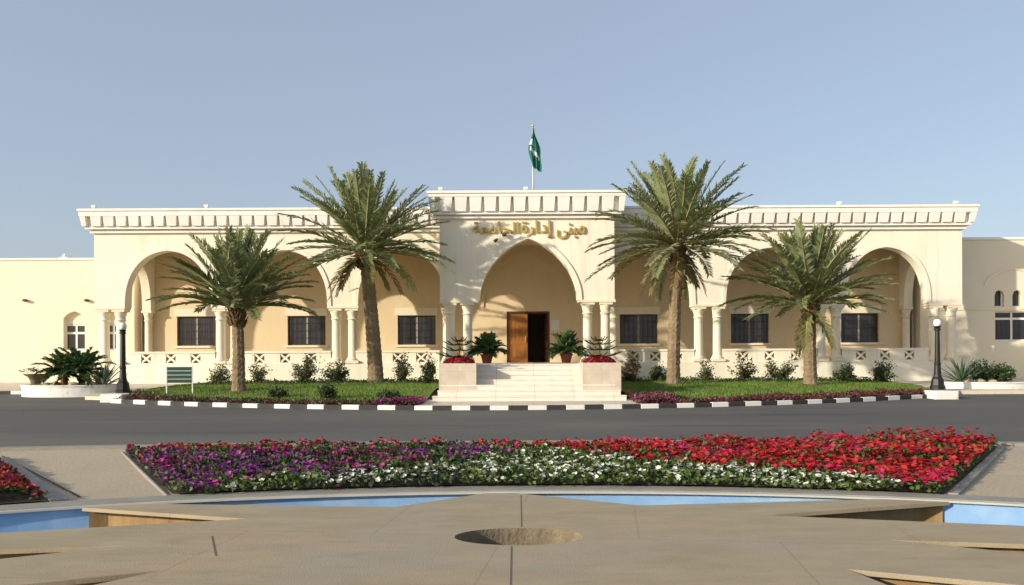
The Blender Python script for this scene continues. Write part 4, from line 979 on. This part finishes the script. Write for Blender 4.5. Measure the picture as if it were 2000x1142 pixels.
def to_rim(apex, thr, k=-.016):
    a, t = Vector(apex), Vector(thr); d = (t - a).normalized(); lo_, hi_ = 0.0, 30.0
    for _ in range(50):
        mid = (lo_ + hi_) / 2; p = a + d * mid; ins = ((p.x - ECX) / (ell_a + k)) ** 2 + ((p.y - ECY) / (ell_b + k)) ** 2 < 1
        if ins: lo_ = mid
        else: hi_ = mid
    p = a + d * lo_; return (p.x, p.y)
fp = lambda x, y: flat(x, y)
def arcpts(p, q, n=5):
    """along the rim between two rim points"""
    a0 = math.atan2((p[1] - ECY) / ell_b, (p[0] - ECX) / ell_a); a1 = math.atan2((q[1] - ECY) / ell_b, (q[0] - ECX) / ell_a)
    return [ell(-.016, a0 + (a1 - a0) * i / n) for i in range(1, n)]
right = []
ap = [fp(1250, 986), fp(1494, 1005), fp(1733, 1053), fp(1652, 1110)]
tipc = to_rim(ap[0], fp(1110, 972)); e1a = to_rim(ap[0], fp(1580, 977)); e1b_ = to_rim(ap[1], fp(1849, 979)); e2a = to_rim(ap[1], fp(1960, 1024)); e2b = to_rim(ap[2], fp(2000, 1061.5)); e3a = to_rim(ap[2], fp(2000, 1081)); e3b = to_rim(ap[3], fp(1860, 1128)); e4 = to_rim(ap[3], fp(1733, 1142))
def spread(p, q, sg):
    """keep the two corners of an arm's tip apart on the rim; p lies nearer the far side"""
    A = lambda t: math.atan2((t[1] - ECY) / ell_b, (t[0] - ECX) / ell_a)
    a0, a1 = A(p), A(q); c = (a0 + a1) / 2; d = max(.03, (a0 - a1) / 2 * sg); return ell(-.016, c + d * sg), ell(-.016, c - d * sg)
e2a, e2b = spread(e2a, e2b, 1); e3a, e3b = spread(e3a, e3b, 1)
right = [tipc, ap[0], e1a] + arcpts(e1a, e1b_) + [e1b_, ap[1], e2a] + arcpts(e2a, e2b) + [e2b, ap[2], e3a] + arcpts(e3a, e3b) + [e3b, ap[3]]
al = [fp(770, 989), fp(480, 1012), fp(239, 1064), fp(313, 1113)]
ltc = to_rim(al[0], fp(900, 969)); l1a = to_rim(al[0], fp(400, 984)); l1b = to_rim(al[1], fp(150, 989.5)); l2a = to_rim(al[1], fp(60, 1037)); l2b = to_rim(al[2], fp(0, 1071)); l3a = to_rim(al[2], fp(0, 1092)); l3b = to_rim(al[3], fp(120, 1131))
l2a, l2b = spread(l2a, l2b, -1); l3a, l3b = spread(l3a, l3b, -1)
left = [ltc, al[0], l1a] + arcpts(l1a, l1b) + [l1b, al[1], l2a] + arcpts(l2a, l2b) + [l2b, al[2], l3a] + arcpts(l3a, l3b) + [l3b, al[3]]
l4 = to_rim(al[3], fp(176, 1142))
front = [l4] + left[::-1] + arcpts(ltc, tipc, 4) + right + [e4]
outl = front + arcpts(e4, l4, 10)
hc = fp(1012, 1046); ha, hb = 126 * hc[1] / F, .385; nh = 48
hole = [(hc[0] + ha * math.cos(-2 * math.pi * i / nh), hc[1] + hb * math.sin(-2 * math.pi * i / nh)) for i in range(nh)]
V = [Vector((x, y, 0)) for x, y in outl + hole]
FC = []
for t_ in tessellate_polygon([[Vector((x, y, 0)) for x, y in outl], [Vector((x, y, 0)) for x, y in hole]]):
    a, b_, c = (V[k] for k in t_); FC.append(tuple(t_) if (b_ - a).cross(c - a).z > 0 else tuple(reversed(t_)))
# a slab with a recessed wall below it: top, edge, underside and the wall set back under the overhang
def inset(lp, d):
    out = []; n_ = len(lp)
    for k in range(n_):
        a, p, c = (Vector(lp[(k + q) % n_]) for q in (-1, 0, 1)); e0, e1_ = (p - a), (c - p)
        if e0.length < 1e-6 or e1_.length < 1e-6: out.append(tuple(p)); continue
        e0.normalize(); e1_.normalize(); n0, n1 = Vector((e0.y, -e0.x)), Vector((e1_.y, -e1_.x)); b_ = n0 + n1
        b_ = b_.normalized() if b_.length > 1e-6 else n0; q = d / max(.3, b_.dot(n0)); 
        w_ = Vector((p.x + b_.x * q - ECX, p.y + b_.y * q - ECY)); r0 = math.hypot((p.x - ECX) / ell_a, (p.y - ECY) / ell_b)
        if r0 > .985:                                        # an arm's tip: its wall runs on into the rim
            w_ *= 1.002 / math.hypot(w_.x / ell_a, w_.y / ell_b)
        out.append((ECX + w_.x, ECY + w_.y))
    return out
no = len(outl); m = MB(); m.v = [tuple(v) for v in V]; m.f = FC[:]; m.m = [0] * len(FC)
nV = len(V); TH = .042
m.v += [(x, y, -TH) for x, y, _ in V]; m.f += [tuple(k + nV for k in reversed(f)) for f in FC]; m.m += [1] * len(FC)
for i in range(no): j = (i + 1) % no; m.f.append((i, j, j + nV, i + nV)); m.m.append(0)
o = len(m.v); ins = inset(outl, .12)
m.v += [(x, y, -TH + .001) for x, y in ins] + [(x, y, -.56) for x, y in ins]
for i in range(no): j = (i + 1) % no; m.f.append((o + i, o + j, o + no + j, o + no + i)); m.m.append(1)
dk = m.build('stone_deck', [M['plate'], M['plate_side']], fo)
m = MB(); m.v = [(x, y, -.0) for x, y in hole] + [(x, y, -.3) for x, y in hole]
for i in range(nh): j = (i + 1) % nh; m.f.append((i, j, j + nh, i + nh)); m.m.append(0)
m.f.append(tuple(range(nh, 2 * nh))); m.m.append(0)
m.build('deck_well', M['well'], fo)
# joints between the slabs of the deck, as thin dark grooves
def groove(pts, w, name='slab_joint'):
    m = MB(); 
    for (a, c) in zip(pts, pts[1:]):
        a, c = Vector(fp(*a)), Vector(fp(*c)); d = (c - a).normalized(); n_ = Vector((-d.y, d.x)) * w / 2
        m.add([(a.x - n_.x, a.y - n_.y, .003), (c.x - n_.x, c.y - n_.y, .003), (c.x + n_.x, c.y + n_.y, .003), (a.x + n_.x, a.y + n_.y, .003)], [(0, 1, 2, 3)])
    m.build(name, M['joint'], fo)
groove([(997, 1066), (995, 1142)], .011); groove([(1016, 966), (1017, 1028)], .009); groove([(412, 1046), (420, 1085)], .014)

# ================================================================ LIGHT, SKY, CAMERA
AZ, EL = 57.0, 17.0
sv = Vector((-math.sin(R(AZ)) * math.cos(R(EL)), -math.cos(R(AZ)) * math.cos(R(EL)), math.sin(R(EL))))
ld = bpy.data.lights.new('sun', 'SUN'); ld.energy = 3.8; ld.angle = R(1.0); ld.color = (1, .91, .76)
lo_ = bpy.data.objects.new('sun', ld); COL.objects.link(lo_); lo_.rotation_euler = (-sv).to_track_quat('-Z', 'Y').to_euler(); lo_.location = sv * 60
w = bpy.data.worlds.new('World'); S.world = w; w.use_nodes = True; nt = w.node_tree
bg = nt.nodes['Background']; sk = nt.nodes.new('ShaderNodeTexSky'); sk.sky_type = 'NISHITA'; sk.sun_disc = False
sk.sun_elevation = R(EL); sk.sun_rotation = R(180 + AZ); sk.air_density = 1.0; sk.dust_density = 2.0; sk.ozone_density = 1.5; sk.altitude = 0
mx = nt.nodes.new('ShaderNodeMix'); mx.data_type = 'RGBA'; mx.inputs['Factor'].default_value = .55; mx.inputs['B'].default_value = (2.3, 2.5, 3.0, 1)
nt.links.new(sk.outputs[0], mx.inputs['A']); nt.links.new(mx.outputs['Result'], bg.inputs['Color']); bg.inputs['Strength'].default_value = .15
cd = bpy.data.cameras.new('camera'); cam = bpy.data.objects.new('camera', cd); COL.objects.link(cam); S.camera = cam
cd.sensor_width = 36; cd.lens = 36 * F / 2000; cd.shift_y = (HOR - 571) / 2000; cd.clip_end = 2000; cd.clip_start = .1
cam.matrix_world = Matrix.Translation((0, 0, H)) @ Matrix.Rotation(R(90), 4, 'X') @ Matrix.Rotation(-ROLL, 4, 'Z')
S.view_settings.view_transform = 'Standard'; S.view_settings.look = 'None'; S.view_settings.exposure = 0.43; S.view_settings.gamma = 1
